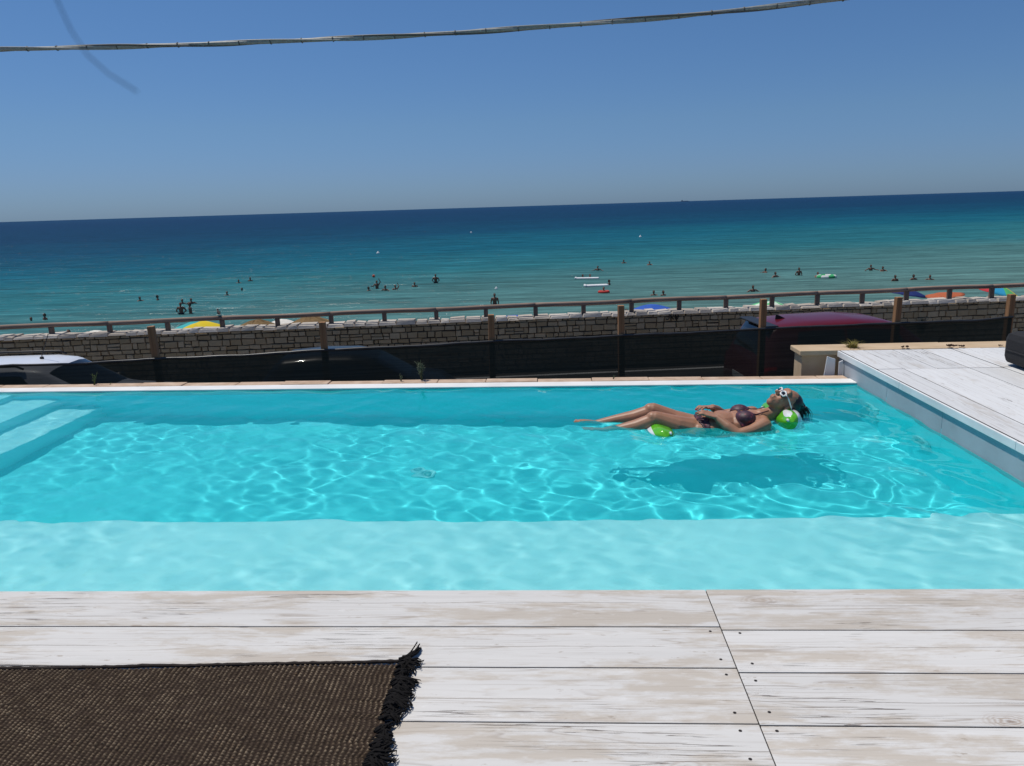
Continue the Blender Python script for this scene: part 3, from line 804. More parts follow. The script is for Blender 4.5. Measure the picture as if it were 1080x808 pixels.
MB().prism([(0, 0), (.20, 0), (.05, .075), (.01, .08)], 'y', -.012, .012).build('shark_fin_antenna', M_trim, c1, bevel=0.004).location = (0.62, 0, 1.672)
MB().box(0.20, 0.44, -0.56, 0.56, 1.625, 1.655, 0.012).build('spoiler', M_trim, c1)
MB().box(-0.012, -0.002, -0.26, 0.26, 0.66, 0.77, 0.002).build('number_plate', plain('number_plate_white', (0.6, 0.6, 0.58)), c1)
# small black hatchback
st = [(0.0, .40, .74, .78, .70, .56), (0.06, .32, .92, .96, .78, .60), (0.22, .26, .95, 1.16, .82, .56), (0.48, .25, .96, 1.34, .83, .56), (1.1, .24, .95, 1.375, .835, .57), (1.7, .24, .94, 1.36, .835, .57), (2.05, .24, .93, 1.30, .835, .56),
      (2.72, .24, .92, .98, .83, .60), (3.2, .26, .86, .90, .81, .58), (3.48, .32, .70, .75, .74, .5), (3.58, .40, .6, .63, .6, .42)]
c2, _ = car('parked_car', (-4.75, 10.98, RZ), WA, 'small black hatchback parked behind the net near the middle post', GRP, paint('black_car_paint', (0.006, 0.006, 0.007)), 1.67, st, (0.6, 2.9), 0.29,
     (2.12, 2.66), (0.10, 0.42), [(0.62, 1.28, .12, 0), (1.33, 2.2, 0, -.32)], (3.2, 3.45, .3, .9), (0.05, 0.26, .35, .98))
# white-roofed estate
st = [(0.0, .40, .80, .84, .72, .58), (0.08, .32, .94, .99, .82, .62), (0.3, .26, .96, 1.30, .86, .60), (0.6, .25, .96, 1.415, .87, .61), (1.5, .24, .95, 1.45, .875, .62), (2.4, .24, .94, 1.44, .875, .62), (2.72, .24, .93, 1.40, .875, .60),
      (3.45, .24, .91, .97, .87, .64), (4.0, .26, .86, .90, .85, .62), (4.4, .32, .72, .76, .78, .56), (4.52, .4, .6, .63, .64, .44)]
c1.scale = (0.92, 0.97, 0.935); c2.scale = (0.84, 0.97, 1.03); c2.location.x += 0.35
c3, _ = car('parked_car', (-9.98, 10.33, RZ), WA, 'car with a white roof, rails and whip antenna parked at the left edge', GRP, paint('white_car_paint', (0.66, 0.69, 0.74)), 1.75, st, (0.85, 3.6), 0.31,
     (2.80, 3.38), (0.14, 0.5), [(0.65, 1.5, .1, 0), (1.55, 2.85, 0, -.38)], (4.05, 4.4, .3, .9), (0.05, 0.3, .35, .98))
for sd in (-1, 1):
    MB().tube([(0.7, sd*.60, 1.425), (0.78, sd*.60, 1.462), (1.6, sd*.61, 1.485), (2.4, sd*.60, 1.475), (2.5, sd*.60, 1.43)], 0.016, 8).build('roof_rail', M_trim, c3)
an = MB().lathe([(.03, 0), (.026, .025), (.008, .035)], 10).build('antenna', M_trim, c3); an.location = (2.42, 0.05, 1.46)
MB().tube([(0, 0, .03), (0.12, 0, .30), (0.15, 0, .37)], 0.006, 6).build('whip', M_trim, an)

# ------------------------------------------------------------------ tan parapet, white panels and weeds by the right deck
M_par = NT('tan_tufa_block'); v = M_par.co()
M_par.base(M_par.ramp(M_par.noise(v, 5, 6), [(0.25, (0.46, 0.33, 0.20)), (0.75, (0.60, 0.46, 0.31))]), 0.85, 0.2); M_par.bump(M_par.noise(v, 50, 5), 0.4, 0.005); M_par = M_par.m
pa = empty('parapet', (2.14, 6.62, -0.55), 0, 'tan stone parapet with slab top along the far side of the right deck', 'parapet')
MB().box(0.03, 5.0, 0.03, 0.24, -1.6, 0.505).build('wall', M_par, pa, bevel=0.006)
for a, b_ in ((0.0, 0.52), (0.523, 1.30), (1.303, 2.1), (2.103, 2.9), (2.903, 3.8), (3.803, 5.0)):
    MB().box(a, b_, -0.012, 0.275, 0.507, 0.553+rng.uniform(-.003, .002)).build('slab', M_par, pa, bevel=0.007)
M_panel = plain('white_panel', (0.66, 0.67, 0.69), 0.5, 0.08, 3)
o = MB().prism([(2.29, -.45), (2.405, -.45), (2.405, -.055), (2.30+.035, -.03)], 'y', 6.50, 6.515).build('panel_board', M_panel, bevel=0.003)
tag(o, 'white board standing between the tan parapet and the right deck', 'board')
o = MB().prism([(2.425, -.45), (2.458, -.45), (2.458, -.06), (2.425, -.075)], 'y', 6.47, 6.482).build('panel_board', M_panel, bevel=0.002)
tag(o, 'narrow white strip of board against the end of the right deck', 'board')
M_dry = plain('dry_yellow_grass', (0.26, 0.22, 0.055), 0.9, 0.35, 20)
M_green = plain('green_weed_blades', (0.10, 0.14, 0.035), 0.8, 0.3, 20)
tag(tuft('grass_tuft', None, (2.62, 6.72, 0.0), 150, 0.075, 0.12, M_dry, 11, 0.006), 'dry yellow grass tuft growing on the tan parapet', 'weed')
M_leaf = plain('dead_leaf', (0.10, 0.055, 0.035), 0.9, 0.3)
def leaf(name, loc, s, seed, label):
    rr = random.Random(seed); V = []; F = []
    for q in range(3):
        b = len(V); a = rr.uniform(0, 6.28); cx_, cy_ = rr.uniform(-s, s)*.5, rr.uniform(-s, s)*.3
        for j in range(5):
            u = j/4; hw = s*0.32*math.sin(math.pi*min(1, max(.02, u*.96+.02)))
            c = (cx_+math.cos(a)*s*(u-.5), cy_+math.sin(a)*s*(u-.5)); z = s*0.35*abs(u-.5)+s*.1+rr.uniform(0, s*.1)
            V += [(c[0]-math.sin(a)*hw, c[1]+math.cos(a)*hw, z+s*.18), (c[0], c[1], z), (c[0]+math.sin(a)*hw, c[1]-math.cos(a)*hw, z+s*.18)]
        for j in range(4):
            for k in range(2): F.append((b+3*j+k, b+3*j+k+1, b+3*j+k+4, b+3*j+k+3))
    tag(mesh(name, V, F, M_leaf, loc=loc), label, 'dead leaves')
leaf('dead_leaf', (3.03, 6.61, 0.004), 0.045, 1, 'brown curled dead leaves on the parapet, nearest the grass tuft')
leaf('dead_leaf', (3.40, 6.615, 0.004), 0.06, 2, 'largest clump of brown dead leaves at the middle of the parapet')
leaf('dead_leaf', (3.50, 6.61, 0.004), 0.04, 3, 'small brown dead leaf just right of the largest leaf clump')
leaf('dead_leaf', (3.83, 6.57+.05, 0.004), 0.03, 4, 'tiny brown dead leaf on the parapet near the black lounge cushion')
# weeds on the far coping
def twig(loc, h, n, mat, seed, label):
    rr = random.Random(seed); mb = MB()
    for i in range(n):
        a = rr.uniform(0, 6.28); lean = rr.uniform(.0, .35)*h; hh = h*rr.uniform(.6, 1)
        pts = [(rr.uniform(-.01, .01), 0, 0), (math.cos(a)*lean*.4, math.sin(a)*lean*.4, hh*.5), (math.cos(a)*lean, math.sin(a)*lean, hh)]
        mb.tube(pts, [.003, .0025, .0012], 5)
        for j in range(7):
            u = rr.uniform(.25, 1); p = Vector(pts[1])*(1-abs(u-.5)*2)+Vector(pts[2] if u > .5 else pts[0])*abs(u-.5)*2
            b_ = rr.uniform(0, 6.28); d = Vector((math.cos(b_), math.sin(b_), rr.uniform(.2, .9)))*h*rr.uniform(.12, .22); s_ = d.cross(Vector((0, 0, 1))).normalized()*h*.022
            mb.add([p, p+d*.5+s_, p+d, p+d*.5-s_], [(0, 1, 2, 3)])
    o = mb.build('weed', mat, recalc=False); o.location = loc; tag(o, label, 'weed')
twig((-4.22, 6.58, -.185), 0.13, 3, M_green, 1, 'single upright yellowish weed on the pool coping near the white roofed car')
twig((-4.07, 6.58, -.185), 0.04, 1, M_green, 2, 'tiny weed sprout on the pool coping just right of the upright weed')
M_dkgreen = plain('grey_green_weed', (0.065, 0.085, 0.045), 0.8, 0.3, 20)
twig((-1.18, 6.53, -.185), 0.20, 8, M_dkgreen, 3, 'bushy grey green weed on the pool coping in front of the black hatchback')
twig((-1.36, 6.50, -.185), 0.07, 4, M_dkgreen, 6, 'low grey green weed just left of the bushy weed on the coping')
twig((0.51, 6.43, -.185), 0.05, 3, M_dkgreen, 4, 'short dark weed on the pool coping below the middle right fence post')
# black lounge cushion, mostly outside the frame
M_cush = plain('black_canvas', (0.012, 0.012, 0.014), 0.8, 0.3, 60, bump=0.3)
lo = empty('lounge_cushion', (3.80, 5.56, 0), 0, 'black padded lounge cushion at the right edge, standing on the right deck', 'cushion')
MB().box(-.355, 0.75, -0.38, 0.38, 0.012, 0.265, 0.06).build('cushion', M_cush, lo).data.polygons.foreach_set('use_smooth', [True]*0 or [False]*0) if False else MB().box(-.355, 0.75, -0.38, 0.38, 0.012, 0.265, 0.06).build('cushion', M_cush, lo)
MB().tube([(-.30, -.382, .125), (0.7, -.382, .125)], .006, 6).build('piping', M_cush, lo)
MB().tube([(-.357, -.32, .125), (-.357, .32, .125)], .006, 6).build('piping', M_cush, lo)
# ------------------------------------------------------------------ pool fittings
M_fit = plain('pale_pool_fitting', (0.25, 0.66, 0.70), 0.3, 0.05)
M_fitd = plain('dark_fitting_slot', (0.06, 0.30, 0.34), 0.5)
def fitting(nm, loc, rot, label, cat, r):
    t = empty(nm, loc, 0, label, cat); t.rotation_euler = rot
    receives(MB().lathe([(r, 0), (r, .012), (r*.86, .02), (r*.72, .016), (r*.70, .008), (0, .008)], 28).build('ring', M_fit, t))
    receives(MB().lathe([(r*.5, .009), (r*.5, .014), (0, .016)], 20).build('grate', M_fitd, t))
fitting('pool_drain', (-0.93, 5.03, FZ+.002), (0, 0, 0), 'round drain on the pool floor left of the floating woman', 'drain', .085)
fitting('pool_light', (XR-.003, 5.02, -.62), (0, R_(-90), 0), 'round underwater light on the right pool wall', 'pool light', .10)
sk = empty('pool_skimmer', (XR-.003, 5.86, -.72), 0, 'rectangular skimmer fitting on the right pool wall near its far corner', 'skimmer')
receives(MB().box(-.03, 0, -.12, .12, -.14, .14, .006).build('frame', M_fit, sk))
receives(MB().box(-.036, -.028, -.085, .085, -.10, .10, .002).build('flap', M_fitd, sk))
# ------------------------------------------------------------------ figures
def capsule(mb, a, b, ra, rb, n=14):
    a = Vector(a); b = Vector(b); d = b-a; L = d.length
    q = d.to_track_quat('Z', 'Y').to_matrix().to_4x4() if L > 1e-6 else Matrix.Identity(4)
    prof = [(max(1e-4, ra*math.sin(p)), -ra*math.cos(p)) for p in (0.02, .4, .8, 1.2, 1.57)]+[(max(1e-4, rb*math.cos(p)), L+rb*math.sin(p)) for p in (0.0, .4, .8, 1.2, 1.55)]
    mb.lathe(prof, n, a, q)
def chain(mb, pts, rs, n=14):
    for i in range(len(pts)-1): capsule(mb, pts[i], pts[i+1], rs[i], rs[i+1], n)
def fuse(mb, voxel, smooth=6):
    """grow one continuous skin over the overlapping solids"""
    o = mb.build('tmp', None) if False else mesh('tmp', mb.V, mb.F)
    r = o.modifiers.new('r', 'REMESH'); r.mode = 'VOXEL'; r.voxel_size = voxel; r.use_smooth_shade = True
    s = o.modifiers.new('s', 'SMOOTH'); s.iterations = smooth; s.factor = 0.5
    dg = bpy.context.evaluated_depsgraph_get()
    me = bpy.data.meshes.new_from_object(o.evaluated_get(dg))
    me.polygons.foreach_set('use_smooth', [True]*len(me.polygons))
    bpy.data.objects.remove(o)
    return me
def as_obj(name, me, mat, parent=None):
    me.name = name; me.materials.clear(); me.materials.append(mat)
    o = bpy.data.objects.new(name, me); COL.objects.link(o)
    if parent: o.parent = parent
    return o
def cloth_from(body_me, name, test, off, mat, parent, thick=0.0):
    """a garment cut from the body's own surface"""
    bm = bmesh.new(); bm.from_mesh(body_me)
    bm.normal_update()
    kill = [f for f in bm.faces if not test(f.calc_center_median())]
    bmesh.ops.delete(bm, geom=kill, context='FACES')
    for v in bm.verts: v.co += v.normal*off
    me = bpy.data.meshes.new(name); bm.to_mesh(me); bm.free()
    me.polygons.foreach_set('use_smooth', [True]*len(me.polygons))
    me.materials.append(mat)
    o = bpy.data.objects.new(name, me); COL.objects.link(o); o.parent = parent
    so = o.modifiers.new('thickness', 'SOLIDIFY'); so.thickness = 0.003; so.offset = 0
    return o

def skin(name, c, rough=0.42):
    t = NT(name); v = t.co()
    nz = t.noise(v, 9, 4); f = t.noise(v, 120, 3)
    t.base(t.ramp(nz, [(0.3, tuple(x*0.88 for x in c)), (0.7, tuple(x*1.1 for x in c))]), rough, 0.35)
    t.b.inputs['Subsurface Weight'].default_value = 0.12; t.b.inputs['Subsurface Radius'].default_value = (0.02, 0.008, 0.004); t.b.inputs['Subsurface Scale'].default_value = 0.3
    t.bump(f, 0.12, 0.001)
    return t.m
M_skin = skin('tanned_wet_skin', (0.37, 0.185, 0.112), 0.45)

# ---- the floating woman: head to the right, knees over the float, her left side towards us
W = MB()
yN, yFar = 5.055, 5.20
# torso
W.ell((1.00, 5.11, -.250), (.13, .165, .095)); W.ell((1.06, 5.11, -.225), (.11, .145, .085)); W.ell((1.15, 5.11, -.198), (.12, .128, .082))
W.ell((1.27, 5.11, -.205), (.125, .142, .088)); W.ell((1.35, 5.11, -.200), (.10, .158, .080)); W.ell((1.405, 5.12, -.185), (.06, .165, .055))
W.ell((0.95, 5.03, -.29), (.10, .085, .08)); W.ell((0.95, 5.19, -.29), (.10, .085, .08))
for y in (5.035, 5.20): W.ell((1.29, y, -.144), (.062, .064, .043))
# neck and head
chain(W, [(1.41, 5.12, -.165), (1.475, 5.13, -.150), (1.545, 5.135, -.115)], [.058, .049, .050])
up = Vector((.885, 0.0, .466)); fr = Vector((-.466, -.16, .87)).normalized(); fr = (fr-up*fr.dot(up)).normalized(); lf = fr.cross(up)
HC = Vector((1.578, 5.135, -.070))
def H(u, f, l=0.0): return HC+up*u+fr*f+lf*l        # head space: up, forward, side
def hell(u, f, l, ru, rf, rl): W.ell(H(u, f, l), (ru, rf, rl), 16, Matrix((up, fr, lf)).transposed())
hell(.028, -.012, 0, .084, .092, .072); hell(-.035, .028, 0, .070, .060, .056); hell(-.085, .055, 0, .026, .028, .032)   # skull, jaw, chin
hell(-.055, .070, 0, .030, .020, .036); hell(.045, .070, 0, .030, .014, .048)                                          # mouth plane, brow
hell(-.02, .058, .034, .022, .022, .020); hell(-.02, .058, -.034, .022, .022, .020)                                    # cheeks
chain(W, [H(.022, .078), H(-.004, .096), H(-.017, .108)], [.0085, .010, .0125]); capsule(W, H(-.018, .096, .012), H(-.018, .096, -.012), .008, .008)  # nose
capsule(W, H(-.047, .092, .017), H(-.047, .092, -.017), .0065, .0065); capsule(W, H(-.061, .090, .014), H(-.061, .090, -.014), .007, .007)  # lips
for s in (1, -1): hell(-.005, -.005, s*.072, .030, .018, .010)                                                         # ears
# arms
chain(W, [(1.395, 4.965, -.180), (1.31, 4.925, -.205), (1.215, 4.905, -.222)], [.052, .043, .037])
chain(W, [(1.215, 4.905, -.222), (1.155, 4.945, -.180), (1.095, 5.005, -.135)], [.037, .034, .024])
chain(W, [(1.395, 5.27, -.180), (1.30, 5.32, -.195), (1.205, 5.335, -.205)], [.052, .043, .037])
chain(W, [(1.205, 5.335, -.205), (1.15, 5.28, -.155), (1.105, 5.215, -.118)], [.037, .034, .024])
# legs
for y, kz, az, ax in ((yN, -.152, -.262, .335), (yFar, -.132, -.224, .285)):
    chain(W, [(0.985, y+(.03 if y < 5.1 else -.03), -.265), (0.83, y, -.21), (0.69, y, kz)], [.100, .082, .058])
    W.ell((0.668, y, kz+.012), (.047, .048, .044))
    chain(W, [(0.685, y, kz-.004), (0.56, y, (kz*1.9+az*1.1)/3-.014), (0.42, y, (kz+az*2)/3-.006), (ax, y, az)], [.054, .056, .041, .030])
    ft = Vector((ax, y, az)); capsule(W, ft+Vector((.012, 0, -.022)), ft+Vector((-.02, 0, -.006)), .028, .028)
    chain(W, [ft, ft+Vector((-.07, 0, .012)), ft+Vector((-.115, 0, .020))], [.029, .026, .019]); capsule(W, ft+Vector((-.085, -.022, .012)), ft+Vector((-.085, .022, .012)), .018, .018)
    for k, dy in enumerate((-.026, -.014, -.002, .010, .022)):
        big = (k == 4) if y < 5.1 else (k == 0)
        capsule(W, ft+Vector((-.115, dy, .020)), ft+Vector((-.142-.008*big+abs(dy)*.1, dy*1.05, .028)), .0085+.003*big, .0075+.003*big, 8)
# hands: palm, four unequal curled fingers and a thumb from the side
def hand(P, d, across, upv):
    P = Vector(P); d = Vector(d).normalized(); a = Vector(across).normalized(); a = (a-d*a.dot(d)).normalized(); n = d.cross(a)
    if n.dot(Vector(upv)) < 0: n = -n
    for q in (-.026, -.009, .009, .026): capsule(W, P+a*q*.7, P+d*.062+a*q, .0125, .0115, 8)
    tips = []
    for q, L in ((-.029, .066), (-.0105, .078), (.009, .074), (.027, .058)):
        p0 = P+d*.062+a*q; p1 = p0+d*L*.45+n*.006+a*q*.12; p2 = p1+d*L*.33-n*.010+a*q*.05; p3 = p2+d*L*.22-n*.015
        chain(W, [p0, p1, p2, p3], [.0095, .0085, .0078, .0065], 8); tips.append((p3, (p3-p2).normalized(), n))
    p0 = P+d*.015-a*.022; p1 = p0+d*.030-a*.026; p2 = p1+d*.030-a*.006
    chain(W, [p0, p1, p2], [.0125, .0105, .008], 8); tips.append((p2, (p2-p1).normalized(), n))
    return tips
tips = hand((1.088, 5.012, -.128), (-1, .45, .22), (-.25, -1, -.1), (0, 0, 1))
tips += hand((1.098, 5.207, -.113), (-1, -.62, .16), (-.4, 1, -.1), (0, 0, 1))
body_me = fuse(W, 0.0052, 5)
woman = empty('person', (1.1, 5.1, -.2), 0, 'woman in a dark plum bikini and white sunglasses floating on her back in the pool', 'person')
off0 = Vector((-1.1, -5.1, .2))
def wchild(o): o.location = off0; return o
body = wchild(receives(as_obj('body', body_me, M_skin, woman)))
# bikini
t = NT('plum_print_fabric'); v = t.co()
vo = t.n('TexVoronoi'); t.set(vo.inputs['Vector'], v); vo.inputs['Scale'].default_value = 38
t.base(t.mix(t.ramp(vo.outputs['Distance'], [(0.22, 1.0), (0.34, 0.0)]), t.ramp(t.noise(v, 30, 3), [(.35, (0.035, 0.012, 0.022)), (.7, (0.075, 0.026, 0.045))]), (0.20, 0.045, 0.06)), 0.55)
M_bik = t.m
M_bikd = plain('plum_strap', (0.045, 0.014, 0.026), 0.6)
wchild(cloth_from(body_me, 'bikini_top', lambda c: any(((c.x-1.288)/.062)**2+((c.y-y)/.066)**2 < 1 and c.z > -.185 for y in (5.03, 5.205)) or (abs(c.x-1.262) < .010 and c.z > -.30 and abs(c.y-5.11) < .15 and c.z < -.10), .004, M_bik, woman))
wchild(cloth_from(body_me, 'bikini_bottom', lambda c: (0.90 < c.x < 1.045 and abs(c.y-5.11) < .19 and -.36 < c.z < -.152 and (c.x > 0.965+max(0, (abs(c.y-5.11)-.05))*.42)), .004, M_bik, woman))
tie = MB(); 
for pts in ([(1.015, 4.935, -.205), (1.02, 4.905, -.225), (1.035, 4.90, -.262), (1.03, 4.895, -.29)], [(1.015, 4.935, -.205), (0.99, 4.905, -.225), (0.985, 4.90, -.25)], [(1.015, 4.935, -.21), (1.05, 4.91, -.215), (1.06, 4.90, -.235), (1.02, 4.925, -.215)]): tie.tube(pts, .0042, 6)
tie.build('side_tie', M_bikd, woman).location = off0+Vector((.115, -.015, -.012))
st_ = MB()
for y, y2 in ((5.03, 5.075), (5.205, 5.175)): st_.tube([(1.325, y, -.112), (1.365, y*.6+y2*.4, -.126), (1.41, y2, -.122), (1.455, y2+.0, -.108)], .004, 6)
st_.build('neck_strap', M_bikd, woman).location = off0
# red nails
M_nail = plain('red_nail_varnish', (0.35, 0.012, 0.02), 0.2)
for p, d, n in tips:
    q = Matrix((d, n.cross(d).normalized(), n)).transposed()
    MB().ell(p+n*.0048+d*.001, (.0072, .0052, .0028), 10, q).build('nail', M_nail, woman).location = off0
# hair: wet dark hair combed back with a loose end
M_hair = NT('wet_dark_hair'); v = M_hair.co('Object', (8, 90, 90)); g = M_hair.noise(v, 1.0, 4)
M_hair.base(M_hair.ramp(g, [(.3, (0.008, 0.006, 0.005)), (.75, (0.035, 0.022, 0.014))]), 0.32, 0.5); M_hair.bump(g, 0.5, 0.003); M_hair = M_hair.m
hm = MB(); RM = Matrix((up, fr, lf)).transposed()
hm.ell(H(.040, -.026), (.077, .080, .075), 20, RM); hm.ell(H(-.01, -.055), (.072, .050, .064), 16, RM); hm.ell(H(.050, -.066), (.052, .045, .05), 14, RM)
rr = random.Random(9)
for k in range(46):
    l = rr.uniform(-.05, .05); u = rr.uniform(.0, .11)
    p0 = H(u, -.06-rr.uniform(0, .035), l); p1 = p0+Vector((.022, rr.uniform(-.008, .008), -.030))*rr.uniform(.5, 1.0); p2 = p1+Vector((.012, rr.uniform(-.01, .01), -.045))*rr.uniform(.5, 1.0)
    chain(hm, [p0, p1, p2], [.012, .008, .0025], 6)
hair = as_obj('hair', fuse(hm, 0.0045, 2), M_hair, woman); hair.location = off0
mbx = MB()
for k in range(40):
    l = rr.uniform(-.06, .06); p0 = H(rr.uniform(.02, .12), -.085, l); p1 = p0+Vector((.026, 0, -.035)); p2 = p1+Vector((rr.uniform(.0, .015), rr.uniform(-.01, .01), -.05))
    mbx.tube([p0, p1, p2], [.002, .0017, .0006], 4)
mbx.build('hair_strands', M_hair, hair)
# sunglasses
M_frame = plain('white_frame', (0.80, 0.80, 0.79), 0.25); M_lens = plain('black_lens', (0.006, 0.006, 0.008), 0.05, spec=0.6)
gl_ = MB(); lens = []
def ring(c, ru, rl, th):
    pts = [H(c[0]+ru*math.sin(a), c[1]-.010*(math.cos(a)*(1 if c[2] > 0 else -1) > .5), c[2]+rl*math.cos(a)) for a in [2*math.pi*k/22 for k in range(23)]]
    gl_.tube(pts, th, 8)
for s in (1, -1):
    ring((.012, .092, s*.034), .0175, .0225, .0060)
    gl_.tube([H(.022, .084, s*.060), H(.020, .055, s*.076), H(.012, .0, s*.084), H(.006, -.028, s*.082)], [.0062, .0055, .0048, .0042], 8)
gl_.tube([H(.018, .096, .012), H(.020, .099, 0), H(.018, .096, -.012)], .005, 8)
sg = gl_.build('sunglasses', M_frame, woman); sg.location = off0
for s in (1, -1):
    MB().ell(H(.012, .089, s*.034), (.0165, .005, .0215), 16, RM).build('lens', M_lens, sg)

# ---- the float: two inflated pillows joined by a net
t = NT('green_white_inflatable'); tc = t.n('TexCoord'); spx = t.n('SeparateXYZ'); t.set(spx.inputs[0], tc.outputs['Object'])
u_ = t.math('DIVIDE', spx.outputs[0], 0.088); v_ = t.math('DIVIDE', spx.outputs[2], 0.086)
lim = t.math('MULTIPLY', t.math('SUBTRACT', 1.0, t.math('MULTIPLY', u_, u_)), 0.50)
leaf_ = t.math('LESS_THAN', t.math('ABSOLUTE', t.math('ADD', v_, 0.02)), lim)
t.base(t.mix(leaf_, (0.76, 0.78, 0.78), t.ramp(t.noise(tc.outputs['Object'], 20, 2), [(.3, (0.095, 0.42, 0.012)), (.7, (0.13, 0.52, 0.02))])), 0.18, 0.5)
t.b.inputs['Coat Weight'].default_value = 0.6
t.bump(t.noise(t.co('Object', (6, 25, 6)), 1.0, 3), 0.25, 0.01)
M_infl = t.m
fl = empty('water_hammock', (1.1, 5.1, -.22), 0, 'green and white inflatable water hammock under the floating woman', 'float')
def pillow(cx, cz, r, y0, y1, dz, rx, dx=0):
    prof = []; n = 22
    for i in range(n+1):
        u = -1+2*i/n; prof.append((max(.002, r*(1-abs(u)**3.2)**0.55), u))
    V = []; F = []; N = 36; L = (y1-y0)/2
    for (rad, u) in prof:
        for k in range(N):
            a = 2*math.pi*k/N; pin = 1+.035*math.cos(6*a)
            V.append((rad*pin*math.cos(a)*rx+dx*u, u*L, rad*pin*math.sin(a)-dz*(1-u*u)))
    for i in range(n):
        for k in range(N): F.append((i*N+k, (i+1)*N+k, (i+1)*N+(k+1) % N, i*N+(k+1) % N))
    o = mesh('pillow', V, F, M_infl, fl, smooth=True); o.location = (cx-1.1, (y0+y1)/2-5.1, cz+.22); receives(o)
    vl = MB().lathe([(.010, -.012), (.010, .004), (.006, .006), (.006, .018)], 10, mat=Matrix.Rotation(R_(90), 4, 'X')).build('valve', plain('clear_valve', (.6, .62, .62), .3), o); vl.location = (0.02, -L*.93, r*.35)
    return o
p = pillow(0.728, -.203, .082, 4.80, 5.40, .060, 1.28); p.rotation_euler = (0, R_(18), 0)
p = pillow(1.545, -.160, .084, 4.88, 5.46, .055, 1.0, -.03); p.rotation_euler = (0, R_(-56), 0)
t = NT('hammock_net'); v = t.co()
w1 = t.n('TexVoronoi'); w1.feature = 'F1'; w1.distance = 'EUCLIDEAN'; t.set(w1.inputs['Vector'], v); w1.inputs['Scale'].default_value = 60; w1.inputs['Randomness'].default_value = 0.0
t.base((0.50, 0.56, 0.56), 0.6); tr = t.n('BsdfTransparent'); mx = t.n('MixShader'); t.set(mx.inputs[0], t.math('LESS_THAN', w1.outputs['Distance'], 0.33))
t.t.links.new(t.b.outputs[0], mx.inputs[1]); t.t.links.new(tr.outputs[0], mx.inputs[2]); t.t.links.new(mx.outputs[0], t.out.inputs['Surface'])
V = []; F = []
for i in range(21):
    u = i/20; x = .75+.76*u; z = -.30-.12*math.sin(math.pi*u)**.8
    for j in range(11): q = j/10; V.append((x, 4.98+.40*q, z-.02*math.sin(math.pi*q)))
for i in range(20):
    for j in range(10): k = i*11+j; F.append((k, k+1, k+12, k+11))
o = mesh('net', V, F, t.m, fl, smooth=True); o.location = (-1.1, -5.1, .22); receives(o)
# ------------------------------------------------------------------ beach umbrellas beyond the wall
M_pole = plain('umbrella_pole', (0.55, 0.55, 0.53), 0.4)
def canopy_mat(name, cols, rough=0.8):
    t = NT(name)
    if len(cols) == 1: t.base(t.ramp(t.noise(t.co(), 6, 4), [(.3, tuple(x*.85 for x in cols[0])), (.7, tuple(min(1, x*1.1) for x in cols[0]))]), rough, .2)
    else:
        tc = t.n('TexCoord'); s = t.n('SeparateXYZ'); t.set(s.inputs[0], tc.outputs['Object'])
        a = t.math('FRACT', t.math('MULTIPLY_ADD', t.math('ARCTAN2', s.outputs[1], s.outputs[0]), 1/6.28318, 1.02))
        st = [(i/len(cols), c) for i, c in enumerate(cols)]
        t.base(t.ramp(a, st, 'CONSTANT'), rough, .2)
    return t.m
def beach_z(x, y):
    d = y-0.12*x; return float(np.interp(d, [17, 19, 22, 30, 38, 44], [-2.4, -3.9, -4.75, -4.95, -5.08, -5.28]))
def umbrella(loc, ztop, R, mat, label, tilt=0.0, tilt_az=0.0, straw=False, n=8, rise=0.34):
    zb = beach_z(*loc); t = empty('beach_umbrella', (loc[0], loc[1], zb), 0, label, 'beach umbrella', 'beach umbrellas beyond the stone wall')
    h = ztop-zb
    MB().tube([(0, 0, -0.2), (0, 0, h-0.03)], 0.02, 8).build('pole', M_pole, t)
    V = [(0, 0, 0)]; F = []; seg = n*4; rr = random.Random(int(loc[0]*10))
    for j in range(1, 6):
        q = j/5
        for k in range(seg):
            a = 2*math.pi*k/seg; sc = 1-0.055*q*abs(math.sin(a*n/2))
            if straw: sc *= 1+rr.uniform(-.05, .05)*q
            V.append((R*q*sc*math.cos(a), R*q*sc*math.sin(a), -R*rise*(q**1.6)+ (rr.uniform(-.03, .03) if straw else -0.02*q*abs(math.sin(a*n/2)))))
    for k in range(seg): F.append((0, 1+k, 1+(k+1) % seg))
    for j in range(4):
        for k in range(seg): F.append((1+j*seg+k, 1+(j+1)*seg+k, 1+(j+1)*seg+(k+1) % seg, 1+j*seg+(k+1) % seg))
    c = mesh('canopy', V, F, mat, t, smooth=not straw); c.location = (0, 0, h)
    c.rotation_euler = Matrix.Rotation(tilt, 3, Vector((math.cos(tilt_az), math.sin(tilt_az), 0))).to_euler()
    so = c.modifiers.new('thickness', 'SOLIDIFY'); so.thickness = 0.02 if straw else 0.006
    return t
STRAW = canopy_mat('straw_thatch', [(0.20, 0.13, 0.06)], 0.95)
WHT = canopy_mat('white_canopy', [(0.74, 0.70, 0.62)]); BLU = canopy_mat('blue_canopy', [(0.03, 0.10, 0.42)]); NAVY = canopy_mat('navy_canopy', [(0.015, 0.03, 0.14)])
umbrella((-19.5, 31.0), -3.30, 1.05, WHT, 'white domed beach umbrella beyond the wall, furthest left', rise=.42)
umbrella((-16.1, 30.0), -3.24, 0.85, canopy_mat('pink_canopy', [(0.55, 0.06, 0.10)]), 'red pink umbrella tip between two railing posts left of the yellow umbrella')
umbrella((-16.75, 34.0), -3.55, 0.9, STRAW, 'low brown umbrella just left of the yellow umbrella', straw=True)
